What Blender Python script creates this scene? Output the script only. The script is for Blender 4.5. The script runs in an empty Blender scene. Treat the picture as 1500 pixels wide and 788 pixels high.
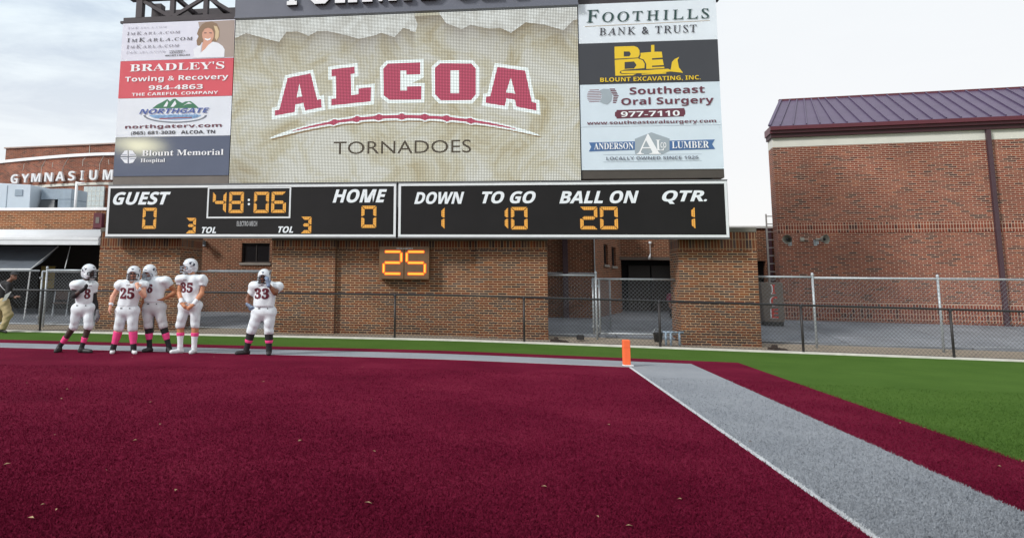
import bpy, bmesh, math, random
import numpy as np
from mathutils import Vector, Matrix
random.seed(7); RNG=np.random.default_rng(5)
SC=bpy.context.scene; COL=SC.collection
rad=math.radians

# ------------------------------------------------------------------ camera
YAW,PITCH,ROLL,FPX=rad(7.68),rad(7.69),rad(.55),1060.0
Fv=Vector((-math.sin(YAW)*math.cos(PITCH),math.cos(YAW)*math.cos(PITCH),math.sin(PITCH)))
R0=Vector((math.cos(YAW),math.sin(YAW),0)); U0=R0.cross(Fv)
Rv=R0*math.cos(ROLL)+U0*math.sin(ROLL); Uv=U0*math.cos(ROLL)-R0*math.sin(ROLL)
cam_d=bpy.data.cameras.new('camera'); cam=bpy.data.objects.new('camera',cam_d); COL.objects.link(cam)
cam_d.sensor_fit='HORIZONTAL'; cam_d.sensor_width=36; cam_d.lens=36*FPX/1500
cam_d.shift_x=(750-600)/1500; cam_d.shift_y=-(394-268)/1500
cam_d.clip_end=2000
M=Matrix((Rv,Uv,-Fv)).transposed().to_4x4(); M.translation=Vector((0,0,1.6)); cam.matrix_world=M
SC.camera=cam

# ------------------------------------------------------------------ sky, sun, exposure
SUN_DIR=Vector((-.66,-.52,.60)).normalized()     # towards the sun
elev=math.asin(SUN_DIR.z); azim=math.atan2(SUN_DIR.x,SUN_DIR.y)
world=bpy.data.worlds.new('World'); SC.world=world; world.use_nodes=True
nt=world.node_tree; N=nt.nodes; L=nt.links; N.clear()
wo=N.new('ShaderNodeOutputWorld'); bg=N.new('ShaderNodeBackground'); bg.inputs['Strength'].default_value=.09
sky=N.new('ShaderNodeTexSky'); sky.sky_type='NISHITA'; sky.sun_disc=False; sky.sun_elevation=elev; sky.sun_rotation=azim
tc=N.new('ShaderNodeTexCoord'); mp=N.new('ShaderNodeMapping'); mp.inputs['Scale'].default_value=(1.6,1.6,6.5); mp.inputs['Rotation'].default_value=(rad(8),rad(4),0)
L.new(tc.outputs['Generated'],mp.inputs['Vector'])
nz=N.new('ShaderNodeTexNoise'); nz.inputs['Scale'].default_value=3.4; nz.inputs['Detail'].default_value=7; nz.inputs['Roughness'].default_value=.58; nz.inputs['Distortion'].default_value=.35
L.new(mp.outputs['Vector'],nz.inputs['Vector'])
cr=N.new('ShaderNodeValToRGB'); cr.color_ramp.elements[0].position=.38; cr.color_ramp.elements[0].color=(6.3,7.3,8.4,1)
cr.color_ramp.elements[1].position=.60; cr.color_ramp.elements[1].color=(8.7,9.7,10.3,1)
L.new(nz.outputs['Fac'],cr.inputs['Fac'])
# low band of paler, slightly warm cloud toward the horizon, brighter to the right
sep=N.new('ShaderNodeSeparateXYZ'); L.new(tc.outputs['Generated'],sep.inputs['Vector'])
mr=N.new('ShaderNodeMapRange'); mr.inputs['From Min'].default_value=.34; mr.inputs['From Max'].default_value=.06; mr.inputs['To Min'].default_value=0; mr.inputs['To Max'].default_value=.85
L.new(sep.outputs['Z'],mr.inputs['Value'])
mxh=N.new('ShaderNodeMixRGB'); mxh.inputs['Color2'].default_value=(9.6,9.35,9.25,1)
L.new(mr.outputs['Result'],mxh.inputs['Fac']); pass
mr2=N.new('ShaderNodeMapRange'); mr2.inputs['From Min'].default_value=-.25; mr2.inputs['From Max'].default_value=.28; mr2.inputs['To Min'].default_value=0; mr2.inputs['To Max'].default_value=.95
L.new(sep.outputs['X'],mr2.inputs['Value'])
mxr=N.new('ShaderNodeMixRGB'); mxr.inputs['Color2'].default_value=(9.4,9.6,9.7,1)
L.new(mr2.outputs['Result'],mxr.inputs['Fac']); L.new(cr.outputs['Color'],mxr.inputs['Color1']); L.new(mxr.outputs['Color'],mxh.inputs['Color1'])
mxs=N.new('ShaderNodeMixRGB'); mxs.inputs['Fac'].default_value=.9
L.new(sky.outputs['Color'],mxs.inputs['Color1']); L.new(mxh.outputs['Color'],mxs.inputs['Color2'])
# break in the cloud low in the west, behind the camera: the glossy sign panels mirror it
nrmv=N.new('ShaderNodeVectorMath'); nrmv.operation='NORMALIZE'; L.new(tc.outputs['Generated'],nrmv.inputs[0])
gl=N.new('ShaderNodeVectorMath'); gl.operation='SUBTRACT'; gl.inputs[1].default_value=(-.472,-.8655,.1700); L.new(nrmv.outputs['Vector'],gl.inputs[0])
gs=N.new('ShaderNodeVectorMath'); gs.operation='MULTIPLY'; gs.inputs[1].default_value=(1,1,3.0); L.new(gl.outputs['Vector'],gs.inputs[0])
gd=N.new('ShaderNodeVectorMath'); gd.operation='LENGTH'; L.new(gs.outputs['Vector'],gd.inputs[0])
gm=N.new('ShaderNodeMapRange'); gm.inputs['From Min'].default_value=.042; gm.inputs['From Max'].default_value=.004; L.new(gd.outputs['Value'],gm.inputs['Value'])
gn=N.new('ShaderNodeTexNoise'); gn.inputs['Scale'].default_value=30; gn.inputs['Detail'].default_value=4; L.new(mp.outputs['Vector'],gn.inputs['Vector'])
gk=N.new('ShaderNodeMath'); gk.operation='MULTIPLY'; L.new(gm.outputs[0],gk.inputs[0]); L.new(gn.outputs['Fac'],gk.inputs[1])
gc=N.new('ShaderNodeMixRGB'); gc.blend_type='ADD'; gc.inputs['Color2'].default_value=(480,455,280,1); L.new(gk.outputs[0],gc.inputs['Fac']); L.new(mxs.outputs['Color'],gc.inputs['Color1'])
L.new(gc.outputs['Color'],bg.inputs['Color']); L.new(bg.outputs['Background'],wo.inputs['Surface'])
sl=bpy.data.lights.new('sun','SUN'); sl.energy=2.3; sl.angle=rad(10); sl.color=(1,.975,.94)
so=bpy.data.objects.new('sun',sl); COL.objects.link(so); so.rotation_euler=SUN_DIR.to_track_quat('Z','Y').to_euler(); so.location=(-20,-20,30)
vs=SC.view_settings; vs.view_transform='Standard'; vs.look='None'; vs.exposure=0.24; vs.gamma=1; vs.use_curve_mapping=False

# ------------------------------------------------------------------ materials
def s2l(*c):
    return tuple(((v/255)/12.92 if v/255<=.04045 else (((v/255)+.055)/1.055)**2.4) for v in c)
MATS={}
def mat(name,col,rough=.6,metal=0.,var=.12,vscale=3.,bump=0.,bscale=60.,emit=None,estr=0.,spec=.5):
    if name in MATS: return MATS[name]
    m=bpy.data.materials.new(name); m.use_nodes=True; t=m.node_tree; n=t.nodes; l=t.links
    b=n['Principled BSDF']; b.inputs['Roughness'].default_value=rough; b.inputs['Metallic'].default_value=metal
    b.inputs['Specular IOR Level'].default_value=spec
    if var>0:
        g=n.new('ShaderNodeTexCoord'); z=n.new('ShaderNodeTexNoise'); z.inputs['Scale'].default_value=vscale; z.inputs['Detail'].default_value=6; z.inputs['Roughness'].default_value=.65
        l.new(g.outputs['Object'],z.inputs['Vector'])
        r=n.new('ShaderNodeValToRGB'); r.color_ramp.elements[0].position=.3; r.color_ramp.elements[1].position=.7
        r.color_ramp.elements[0].color=tuple(max(0,v*(1-var)) for v in col)+(1,); r.color_ramp.elements[1].color=tuple(min(1,v*(1+var)) for v in col)+(1,)
        l.new(z.outputs['Fac'],r.inputs['Fac']); l.new(r.outputs['Color'],b.inputs['Base Color'])
    else: b.inputs['Base Color'].default_value=tuple(col)+(1,)
    if bump>0:
        g2=n.new('ShaderNodeTexCoord'); z2=n.new('ShaderNodeTexNoise'); z2.inputs['Scale'].default_value=bscale; z2.inputs['Detail'].default_value=4
        l.new(g2.outputs['Object'],z2.inputs['Vector']); bp=n.new('ShaderNodeBump'); bp.inputs['Strength'].default_value=bump; bp.inputs['Distance'].default_value=.02
        l.new(z2.outputs['Fac'],bp.inputs['Height']); l.new(bp.outputs['Normal'],b.inputs['Normal'])
    if emit: b.inputs['Emission Color'].default_value=tuple(emit)+(1,); b.inputs['Emission Strength'].default_value=estr
    MATS[name]=m; return m

def brick(name,stops,mortar,bw=.26,bh=.0677,ms=.011,off=.5,dirt=.25):
    m=bpy.data.materials.new(name); m.use_nodes=True; t=m.node_tree; n=t.nodes; l=t.links; b=n['Principled BSDF']
    b.inputs['Roughness'].default_value=.88; b.inputs['Specular IOR Level'].default_value=.25
    uv=n.new('ShaderNodeUVMap'); bt=n.new('ShaderNodeTexBrick'); l.new(uv.outputs['UV'],bt.inputs['Vector'])
    bt.inputs['Scale'].default_value=1; bt.inputs['Brick Width'].default_value=bw; bt.inputs['Row Height'].default_value=bh; bt.inputs['Mortar Size'].default_value=ms*.5; bt.inputs['Mortar Smooth'].default_value=.15
    bt.offset=off; bt.inputs['Color1'].default_value=(0,0,0,1); bt.inputs['Color2'].default_value=(1,1,1,1); bt.inputs['Mortar'].default_value=(.5,.5,.5,1); bt.inputs['Bias'].default_value=0
    r=n.new('ShaderNodeValToRGB'); e=r.color_ramp.elements
    while len(e)<len(stops): e.new(.5)
    for q,(p,c) in zip(e,stops): q.position=p; q.color=tuple(c)+(1,)
    # a hash-like jitter so neighbours differ strongly
    nz=n.new('ShaderNodeTexNoise'); nz.inputs['Scale'].default_value=.9; nz.inputs['Detail'].default_value=5; l.new(uv.outputs['UV'],nz.inputs['Vector'])
    ad=n.new('ShaderNodeMath'); ad.operation='MULTIPLY_ADD'; ad.inputs[1].default_value=.5; l.new(nz.outputs['Fac'],ad.inputs[0])
    su=n.new('ShaderNodeMath'); su.operation='SUBTRACT'; su.inputs[1].default_value=.25; l.new(bt.outputs['Color'],su.inputs[0]); l.new(su.outputs[0],ad.inputs[2])
    l.new(ad.outputs[0],r.inputs['Fac'])
    # fine grain inside a brick, broad weathering over the wall
    nf=n.new('ShaderNodeTexNoise'); nf.inputs['Scale'].default_value=38; nf.inputs['Detail'].default_value=3; l.new(uv.outputs['UV'],nf.inputs['Vector'])
    mf=n.new('ShaderNodeMapRange'); mf.inputs['To Min'].default_value=.72; mf.inputs['To Max'].default_value=1.28; l.new(nf.outputs['Fac'],mf.inputs['Value'])
    nd=n.new('ShaderNodeTexNoise'); nd.inputs['Scale'].default_value=.55; nd.inputs['Detail'].default_value=6; nd.inputs['Roughness'].default_value=.65; l.new(uv.outputs['UV'],nd.inputs['Vector'])
    md=n.new('ShaderNodeMapRange'); md.inputs['From Min'].default_value=.3; md.inputs['From Max'].default_value=.7; md.inputs['To Min'].default_value=1-dirt; md.inputs['To Max'].default_value=1+dirt*.5; l.new(nd.outputs['Fac'],md.inputs['Value'])
    mm=n.new('ShaderNodeMath'); mm.operation='MULTIPLY'; l.new(mf.outputs[0],mm.inputs[0]); l.new(md.outputs[0],mm.inputs[1])
    mo=n.new('ShaderNodeMixRGB'); mo.inputs['Color2'].default_value=tuple(mortar)+(1,); l.new(bt.outputs['Fac'],mo.inputs['Fac']); l.new(r.outputs['Color'],mo.inputs['Color1'])
    mu=n.new('ShaderNodeMixRGB'); mu.blend_type='MULTIPLY'; mu.inputs['Fac'].default_value=1; l.new(mo.outputs['Color'],mu.inputs['Color1']); l.new(mm.outputs[0],mu.inputs['Color2'])
    l.new(mu.outputs['Color'],b.inputs['Base Color'])
    iv=n.new('ShaderNodeMath'); iv.operation='SUBTRACT'; iv.inputs[0].default_value=1; l.new(bt.outputs['Fac'],iv.inputs[1])
    bp=n.new('ShaderNodeBump'); bp.inputs['Strength'].default_value=.6; bp.inputs['Distance'].default_value=.006; l.new(iv.outputs[0],bp.inputs['Height']); l.new(bp.outputs['Normal'],b.inputs['Normal'])
    MATS[name]=m; return m
ST_FRONT=[(0,s2l(64,47,44)),(.2,s2l(84,70,66)),(.36,s2l(102,60,39)),(.52,s2l(119,66,39)),(.72,s2l(108,56,39)),(.88,s2l(86,66,57)),(1,s2l(132,76,42))]
ST_RED=[(0,s2l(74,50,48)),(.25,s2l(122,66,52)),(.55,s2l(140,72,54)),(.8,s2l(118,58,46)),(1,s2l(152,86,62))]
ST_BACK=[(0,s2l(76,47,38)),(.3,s2l(106,62,45)),(.6,s2l(122,68,48)),(1,s2l(104,57,42))]
BR_FRONT=brick('brick_front',ST_FRONT,s2l(190,160,128),ms=.018,dirt=.34)
BR_SOLD=brick('brick_soldier',ST_FRONT,s2l(160,132,104),bw=.083,bh=.255,ms=.017,off=0)
BR_TOWER=brick('brick_red',ST_RED,s2l(190,162,142),bw=.24,bh=.0677,ms=.018)
BR_TSOLD=brick('brick_red_soldier',ST_RED,s2l(196,168,148),bw=.085,bh=.165,ms=.018,off=0)
BR_BACK=brick('brick_back',ST_BACK,s2l(176,144,116),bw=.2,bh=.0677,ms=.017)
BR_GYM=brick('brick_gym',[(0,s2l(96,58,48)),(.4,s2l(132,72,54)),(.7,s2l(150,84,60)),(1,s2l(116,62,50))],s2l(186,158,140),bw=.3,bh=.078,ms=.016,dirt=.4)
BR_LOW=brick('brick_orange',[(0,s2l(98,60,40)),(.35,s2l(138,78,44)),(.7,s2l(152,88,52)),(1,s2l(118,72,48))],s2l(188,160,128),bw=.24,bh=.0677,ms=.018)

BLACK=mat('black_metal',(.018,.018,.02),.45); CHAR=mat('charcoal_metal',s2l(46,42,42),.5)
BOARD=mat('board_black',(.0085,.0078,.0082),.6,var=.25,vscale=1.2,spec=.3); TRIMW=mat('trim_white',s2l(226,230,232),.5,var=.05)
STEEL=mat('painted_steel',s2l(60,53,57),.6,var=.18); GALV=mat('galvanised',s2l(176,182,186),.42,.3,var=.15,vscale=12)
GALVW=mat('galvanised_wire',s2l(138,142,146),.5,.3,var=0); BLKW=mat('black_wire',(.03,.03,.032),.5,var=0)
HEADER=mat('header_paint',s2l(104,108,120),.55,var=.08,vscale=.8); CABG=mat('cabinet_grey',s2l(112,106,100),.35,var=.12,vscale=1.4); CABD=mat('cabinet_dark',s2l(72,66,60),.4,var=.12,vscale=1.4)
CONC=mat('concrete',s2l(128,132,138),.9,var=.14,vscale=1.3,bump=.15,bscale=40); CONCL=mat('concrete_pale',s2l(214,211,202),.9,var=.15,vscale=4,bump=.2,bscale=60); STONE=mat('cap_stone',s2l(104,100,92),.85,var=.15,vscale=3)
WHITEP=mat('white_paint',s2l(242,243,244),.5,var=.06,vscale=1.5); CREAM=mat('pale_stucco',s2l(214,212,202),.8,var=.06,vscale=1.2)
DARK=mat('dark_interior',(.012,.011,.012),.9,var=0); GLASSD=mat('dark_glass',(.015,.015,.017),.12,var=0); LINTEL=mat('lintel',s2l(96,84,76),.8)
MAROONM=mat('maroon_metal',s2l(92,34,46),.45,var=.1); ROOFM=mat('roof_metal',s2l(92,78,104),.42,.25,var=.1,vscale=2); PIPE=mat('downspout_paint',s2l(72,50,58),.5)
SILL=mat('sill',s2l(142,134,126),.85); HVACM=mat('hvac_metal',s2l(196,208,218),.5,.1,var=.06,vscale=1); HVACD=mat('duct_metal',s2l(150,164,176),.4,.4,var=.15,vscale=2)
TARP=mat('tarp_grey',s2l(92,98,106),.75,var=.15,vscale=2.5,bump=.1,bscale=8); BLOCK=mat('glass_block',s2l(196,206,206),.25,var=.12,vscale=5)
ORANGE=mat('pylon_orange',(.95,.16,.045),.6,var=.04); DIRT=mat('dark_timber',s2l(58,46,40),.9,var=.3,vscale=9,bump=.3,bscale=30); ICEBOX=mat('ice_cabinet_paint',s2l(112,102,94),.6,var=.12,vscale=3)
REDP=mat('red_letter',s2l(196,60,48),.5,var=0); YELPOST=mat('poster_yellow',s2l(150,132,70),.7,var=.25,vscale=5); HORN=mat('horn_grey',s2l(150,146,136),.5,var=.1)
# flat print colours
def prt(name,rgb,rough=.38): return mat('print_'+name,s2l(*rgb),rough,var=.03,vscale=2)
INK=dict(ink=prt('ink',(52,50,58)),ink_mid=prt('ink_mid',(128,124,134)),ink_pale=prt('ink_pale',(176,176,186)),white=prt('white',(242,244,246)),print_white=prt('white2',(232,236,242)),
 logo_blue=prt('logo_blue',(72,92,160)),logo_sky=prt('logo_sky',(140,178,216)),logo_green=prt('logo_green',(60,120,88)),logo_red=prt('logo_red',(176,90,90)),maroon_ink=prt('maroon_ink',(104,48,64)),maroon_soft=prt('maroon_soft',(150,120,130)),
 green_ink=prt('green_ink',(34,68,66)),yellow=prt('yellow',(232,196,40)),grey_ink=prt('grey_ink',(116,122,134)),grey_soft=prt('grey_soft',(160,172,180)),banner=prt('banner',(72,110,160)),tan_ink=prt('tan_ink',(196,180,156)),
 taupe=prt('taupe',(166,150,140)),hair=prt('hair',(138,112,86)),hair_light=prt('hair_light',(212,190,150)),skin_print=prt('skin_print',(214,160,136)),navy_print=prt('navy_print',(88,100,130)),
 lettering=mat('board_lettering',s2l(232,238,242),.45,var=.04,vscale=4),lettering_dim=mat('board_lettering_small',s2l(170,172,174),.5,var=.02))

# ------------------------------------------------------------------ mesh helpers
ORG={}
def tag(o,label=None,cat=None,group=None,kind=None):
    if label: o['label']=label
    if cat: o['category']=cat
    if group: o['group']=group
    if kind: o['kind']=kind
    return o
def thing(name,label,cat,loc=(0,0,0),rotz=0,group=None,local=False):
    o=bpy.data.objects.new(name,None); COL.objects.link(o); o.location=loc; o.rotation_euler=(0,0,rotz); o.empty_display_size=.2
    ORG[o.name]=Vector((0,0,0)) if (local or rotz) else Vector(loc)
    return tag(o,label,cat,group,'thing')
def link(name,me,m,parent=None,mats=None):
    o=bpy.data.objects.new(name,me); COL.objects.link(o)
    for q in (mats or [m]): me.materials.append(q)
    if parent: o.parent=parent; ORG[o.name]=ORG[parent.name]
    else: ORG[o.name]=Vector((0,0,0))
    return o
def boxuv(me):
    uvl=me.uv_layers.new(name='UVMap') if not me.uv_layers else me.uv_layers[0]
    for p in me.polygons:
        n=p.normal; a=max(range(3),key=lambda i:abs(n[i]))
        for li in p.loop_indices:
            v=me.vertices[me.loops[li].vertex_index].co
            uvl.data[li].uv=(v.y,v.z) if a==0 else ((v.x,v.z) if a==1 else (v.x,v.y))
class MB:
    def __init__(s): s.v=[]; s.f=[]
    def add(s,vs,fs):
        k=len(s.v); s.v+= [tuple(x) for x in vs]; s.f+=[tuple(i+k for i in f) for f in fs]; return s
    def box(s,x0,x1,y0,y1,z0,z1):
        return s.add([(x0,y0,z0),(x1,y0,z0),(x1,y1,z0),(x0,y1,z0),(x0,y0,z1),(x1,y0,z1),(x1,y1,z1),(x0,y1,z1)],[(0,3,2,1),(4,5,6,7),(0,1,5,4),(1,2,6,5),(2,3,7,6),(3,0,4,7)])
    def hexa(s,b,t): # 4 bottom, 4 top points ccw from above
        return s.add(list(b)+list(t),[(0,3,2,1),(4,5,6,7),(0,1,5,4),(1,2,6,5),(2,3,7,6),(3,0,4,7)])
    def quad(s,*p): return s.add(p,[tuple(range(len(p)))])
    def bar(s,a,b,w,h=None,up=(0,0,1)):
        a=Vector(a);b=Vector(b);d=(b-a).normalized();h=h or w;u=Vector(up)
        if abs(d.dot(u))>.98: u=Vector((0,1,0))
        x=d.cross(u).normalized();y=x.cross(d).normalized();c=[(-w/2,-h/2),(w/2,-h/2),(w/2,h/2),(-w/2,h/2)]
        return s.add([a+x*i+y*j for i,j in c]+[b+x*i+y*j for i,j in c],[(3,2,1,0),(4,5,6,7),(0,1,5,4),(1,2,6,5),(2,3,7,6),(3,0,4,7)])
    def tube(s,pts,r,n=8,caps=True):
        pts=[Vector(p) for p in pts]; rs=r if isinstance(r,(list,tuple)) else [r]*len(pts); rings=[]; k=len(s.v); prev=None
        for i,p in enumerate(pts):
            d=(pts[min(i+1,len(pts)-1)]-pts[max(i-1,0)]).normalized()
            if prev is None:
                u=Vector((0,0,1)) if abs(d.z)<.9 else Vector((1,0,0)); x=d.cross(u).normalized()
            else: x=(prev-d*prev.dot(d)).normalized()
            prev=x; y=d.cross(x)
            for j in range(n):
                a=2*math.pi*j/n; s.v.append(tuple(p+x*(rs[i]*math.cos(a))+y*(rs[i]*math.sin(a))))
        for i in range(len(pts)-1):
            for j in range(n):
                s.f.append((k+i*n+j,k+i*n+(j+1)%n,k+(i+1)*n+(j+1)%n,k+(i+1)*n+j))
        if caps: s.f.append(tuple(k+j for j in reversed(range(n)))); s.f.append(tuple(k+(len(pts)-1)*n+j for j in range(n)))
        return s
    def lathe(s,prof,c,n=20,axis='z'):
        k=len(s.v)
        for r,h in prof:
            for j in range(n):
                a=2*math.pi*j/n; p=(r*math.cos(a),r*math.sin(a),h)
                if axis=='y': p=(p[0],-p[2],p[1])
                s.v.append((c[0]+p[0],c[1]+p[1],c[2]+p[2]))
        for i in range(len(prof)-1):
            for j in range(n): s.f.append((k+i*n+j,k+i*n+(j+1)%n,k+(i+1)*n+(j+1)%n,k+(i+1)*n+j))
        return s
    def build(s,name,m,parent=None,smooth=False,bevel=0,mats=None):
        off=ORG[parent.name] if parent else Vector((0,0,0))
        me=bpy.data.meshes.new(name); me.from_pydata([(x-off.x,y-off.y,z-off.z) for x,y,z in s.v],[],s.f); me.update()
        if bevel:
            bm=bmesh.new(); bm.from_mesh(me); bmesh.ops.bevel(bm,geom=bm.edges[:],offset=bevel,segments=1,affect='EDGES',clamp_overlap=True); bm.to_mesh(me); bm.free(); me.update()
        boxuv(me)
        o=link(name,me,m,parent,mats)
        if smooth:
            for p in me.polygons: p.use_smooth=True
        return o
def struct(o): o['kind']='structure'; return o

DG=None
def curve_mesh(cu):
    o=bpy.data.objects.new('tmp',cu); COL.objects.link(o); dg=bpy.context.evaluated_depsgraph_get(); dg.update()
    me=bpy.data.meshes.new_from_object(o.evaluated_get(dg)); COL.objects.unlink(o); bpy.data.objects.remove(o)
    vs=[tuple(v.co) for v in me.vertices]; fs=[tuple(p.vertices) for p in me.polygons]; bpy.data.meshes.remove(me); return vs,fs
def glyphs(body,style):
    o=''
    for ch in body:
        if style=='serif' and ch.isalnum(): ch=chr((0x1D400-65 if ch.isupper() else (0x1D41A-97 if ch.islower() else 0x1D7CE-48))+ord(ch))
        elif style in('sans','sansi') and ch.isalnum(): ch=chr((0x1D5D4-65 if ch.isupper() else (0x1D5EE-97 if ch.islower() else 0x1D7EC-48))+ord(ch))
        o+=ch
    return o
def text_caps(body,offset,gap=.16,small=.76):
    V=[];F=[];x=0.
    for ch in body:
        if ch==' ': x+=.42; continue
        cu=bpy.data.curves.new('t','FONT'); cu.body=(chr(0x1D434-65+ord(ch.upper())) if ch.isalpha() else ch); cu.shear=-.19 if ch.isalpha() else 0; cu.size=1 if not ch.islower() else small; cu.offset=offset; cu.resolution_u=4
        vs,fs=curve_mesh(cu); bpy.data.curves.remove(cu); a=min(v[0] for v in vs); b=max(v[0] for v in vs); k=len(V)
        V+=[(v[0]-a+x,v[1],0) for v in vs]; F+=[tuple(i+k for i in f) for f in fs]; x+=b-a+gap
    return V,F
def text_shape(body,style,x0,z0,x1,z1,offset=0.,extr=0.):
    """outline lettering fitted to a rectangle of the sign; returns (x,z) verts and faces"""
    cu=bpy.data.curves.new('t','FONT'); cu.body=glyphs(body,style); cu.size=1; cu.offset=offset; cu.resolution_u=4
    if style=='sansi': cu.shear=.28
    vs,fs=curve_mesh(cu) if style!='caps' else text_caps(body,offset); bpy.data.curves.remove(cu)
    a=np.array(vs); mn=a.min(0); mx=a.max(0)
    return [(x0+(v[0]-mn[0])/(mx[0]-mn[0])*(x1-x0), z0+(v[1]-mn[1])/(mx[1]-mn[1])*(z1-z0)) for v in vs],fs
def poly_shape(loops,offset=0.):
    cu=bpy.data.curves.new('p','CURVE'); cu.dimensions='2D'; cu.fill_mode='BOTH'; cu.offset=offset
    for lp in loops:
        sp=cu.splines.new('POLY'); sp.points.add(len(lp)-1)
        for q,p in zip(sp.points,lp): q.co=(p[0],p[1],0,1)
        sp.use_cyclic_u=True
    r=curve_mesh(cu); bpy.data.curves.remove(cu); return [(v[0],v[1]) for v in r[0]],r[1]
def flat(mb,shape,y,face=-1):
    vs,fs=shape; a=[(x,y,z) for x,z in vs]
    # face toward -Y
    out=[]
    for f in fs:
        (x0,z0),(x1,z1),(x2,z2)=vs[f[0]],vs[f[1]],vs[f[2]]
        out.append(f if ((x1-x0)*(z2-z0)-(z1-z0)*(x2-x0))>0 else tuple(reversed(f)))
    mb.add(a,out)
def slab(mb,loop,y0,y1):
    """prism of an (x,z) outline from y0 (front) to y1"""
    sh=poly_shape([loop]); flat(mb,sh,y0); n=len(loop); k=len(mb.v)
    ar=sum(loop[i][0]*loop[(i+1)%n][1]-loop[(i+1)%n][0]*loop[i][1] for i in range(n)); lp=loop if ar>0 else loop[::-1]
    mb.v+=[(x,y0,z) for x,z in lp]+[(x,y1,z) for x,z in lp]
    for i in range(n):
        j=(i+1)%n; mb.f.append((k+j,k+i,k+n+i,k+n+j))
def gz(x):
    t=x+1.5
    return 0. if t<=-1 else (-.016*t if t>1 else -.016*(t+1)**2/4)
TEXTS=[
('karla', 'ImKarla.com', 'caps', -11.671, 9.289, -10.401, 9.358, 'ink_pale'),
('karla', 'ImKarla.com', 'caps', -11.693, 9.092, -9.946, 9.195, 'ink_mid'),
('karla', 'ImKarla.com', 'caps', -11.677, 8.86, -9.526, 8.992, 'ink'),
('karla', 'ImKarla.com', 'caps', -11.677, 8.659, -9.956, 8.77, 'ink_mid'),
('karla', 'ImKarla.com', 'caps', -11.675, 8.496, -10.399, 8.586, 'ink_pale'),
('karla', 'COLDWELL', 'sans', -10.254, 8.507, -9.735, 8.552, 'ink'),
('karla', 'BANKER', 'sans', -10.243, 8.452, -9.825, 8.487, 'ink'),
('karla', 'WALLACE & WALLACE', 'sans', -10.398, 8.368, -9.591, 8.42, 'ink'),
('bradley', "BRADLEY'S", 'serif', -11.521, 7.916, -8.463, 8.156, 'white'),
('bradley', 'Towing & Recovery', 'sans', -11.655, 7.548, -8.322, 7.761, 'white'),
('bradley', '984-4863', 'sans', -10.865, 7.308, -9.117, 7.458, 'white'),
('bradley', 'THE CAREFUL COMPANY', 'sans', -11.402, 7.141, -8.623, 7.234, 'white'),
('northgate', 'NORTHGATE', 'sansi', -11.124, 6.567, -8.878, 6.721, 'logo_blue'),
('northgate', 'RV CENTER', 'sansi', -10.653, 6.444, -9.241, 6.535, 'logo_sky'),
('northgate', 'northgaterv.com', 'sans', -11.559, 6.088, -8.466, 6.239, 'maroon_ink'),
('northgate', '(865) 681-3030   ALCOA, TN', 'sans', -11.356, 5.898, -8.669, 6.035, 'ink'),
('blount', 'Blount Memorial', 'serif', -10.958, 5.265, -8.368, 5.443, 'white'),
('blount', 'Hospital', 'serif', -10.986, 5.041, -10.203, 5.187, 'white'),
('foothills', 'Foothills', 'caps', 2.315, 8.945, 5.663, 9.321, 'green_ink'),
('foothills', 'BANK & TRUST', 'caps', 2.66, 8.554, 5.317, 8.778, 'ink'),
('excavating', 'BLOUNT EXCAVATING, INC.', 'sans', 2.649, 7.177, 5.36, 7.317, 'yellow'),
('oral', 'Southeast', 'sans', 3.444, 6.817, 5.46, 7.03, 'maroon_ink'),
('oral', 'Oral Surgery', 'sans', 3.208, 6.46, 5.685, 6.725, 'maroon_ink'),
('oral', '977-7110', 'sans', 3.189, 6.179, 4.769, 6.335, 'white'),
('oral', 'www.southeastoralsurgery.com', 'sans', 2.26, 5.948, 5.718, 6.076, 'maroon_ink'),
('lumber', 'ANDERSON', 'serif', 2.434, 5.266, 3.504, 5.454, 'white'),
('lumber', 'LUMBER', 'serif', 4.526, 5.267, 5.502, 5.46, 'white'),
('lumber', 'LOCALLY OWNED SINCE 1925', 'sans', 2.761, 4.964, 5.212, 5.056, 'grey_ink'),
('lumber', 'A', 'serif', 3.579, 5.117, 4.228, 5.684, 'white'),
('lumber', 'L', 'serif', 4.104, 5.215, 4.322, 5.518, 'white'),
('lumber', 'CO', 'sans', 4.225, 5.29, 4.378, 5.44, 'white'),
('board', 'GUEST', 'sansi', -11.802, 3.781, -9.966, 4.171, 'lettering'),
('board', 'HOME', 'sansi', -4.997, 3.813, -3.403, 4.205, 'lettering'),
('board', 'TOL', 'sansi', -8.935, 2.929, -8.49, 3.115, 'lettering'),
('board', 'TOL', 'sansi', -6.599, 2.943, -6.146, 3.132, 'lettering'),
('board', 'ELECTRO-MECH', 'sans', -7.867, 3.139, -7.246, 3.286, 'lettering_dim'),
('board', 'DOWN', 'sansi', -2.612, 3.764, -1.184, 4.112, 'lettering'),
('board', 'TO GO', 'sansi', -0.684, 3.772, 0.812, 4.115, 'lettering'),
('board', 'BALL ON', 'sansi', 1.456, 3.76, 3.607, 4.11, 'lettering'),
('board', 'QTR.', 'sansi', 4.214, 3.737, 5.385, 4.108, 'lettering'),
('screen', 'TORNADOES', 'plain', -5.004, 5.229, -0.984, 5.607, 'screen_ink'),
]
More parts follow.
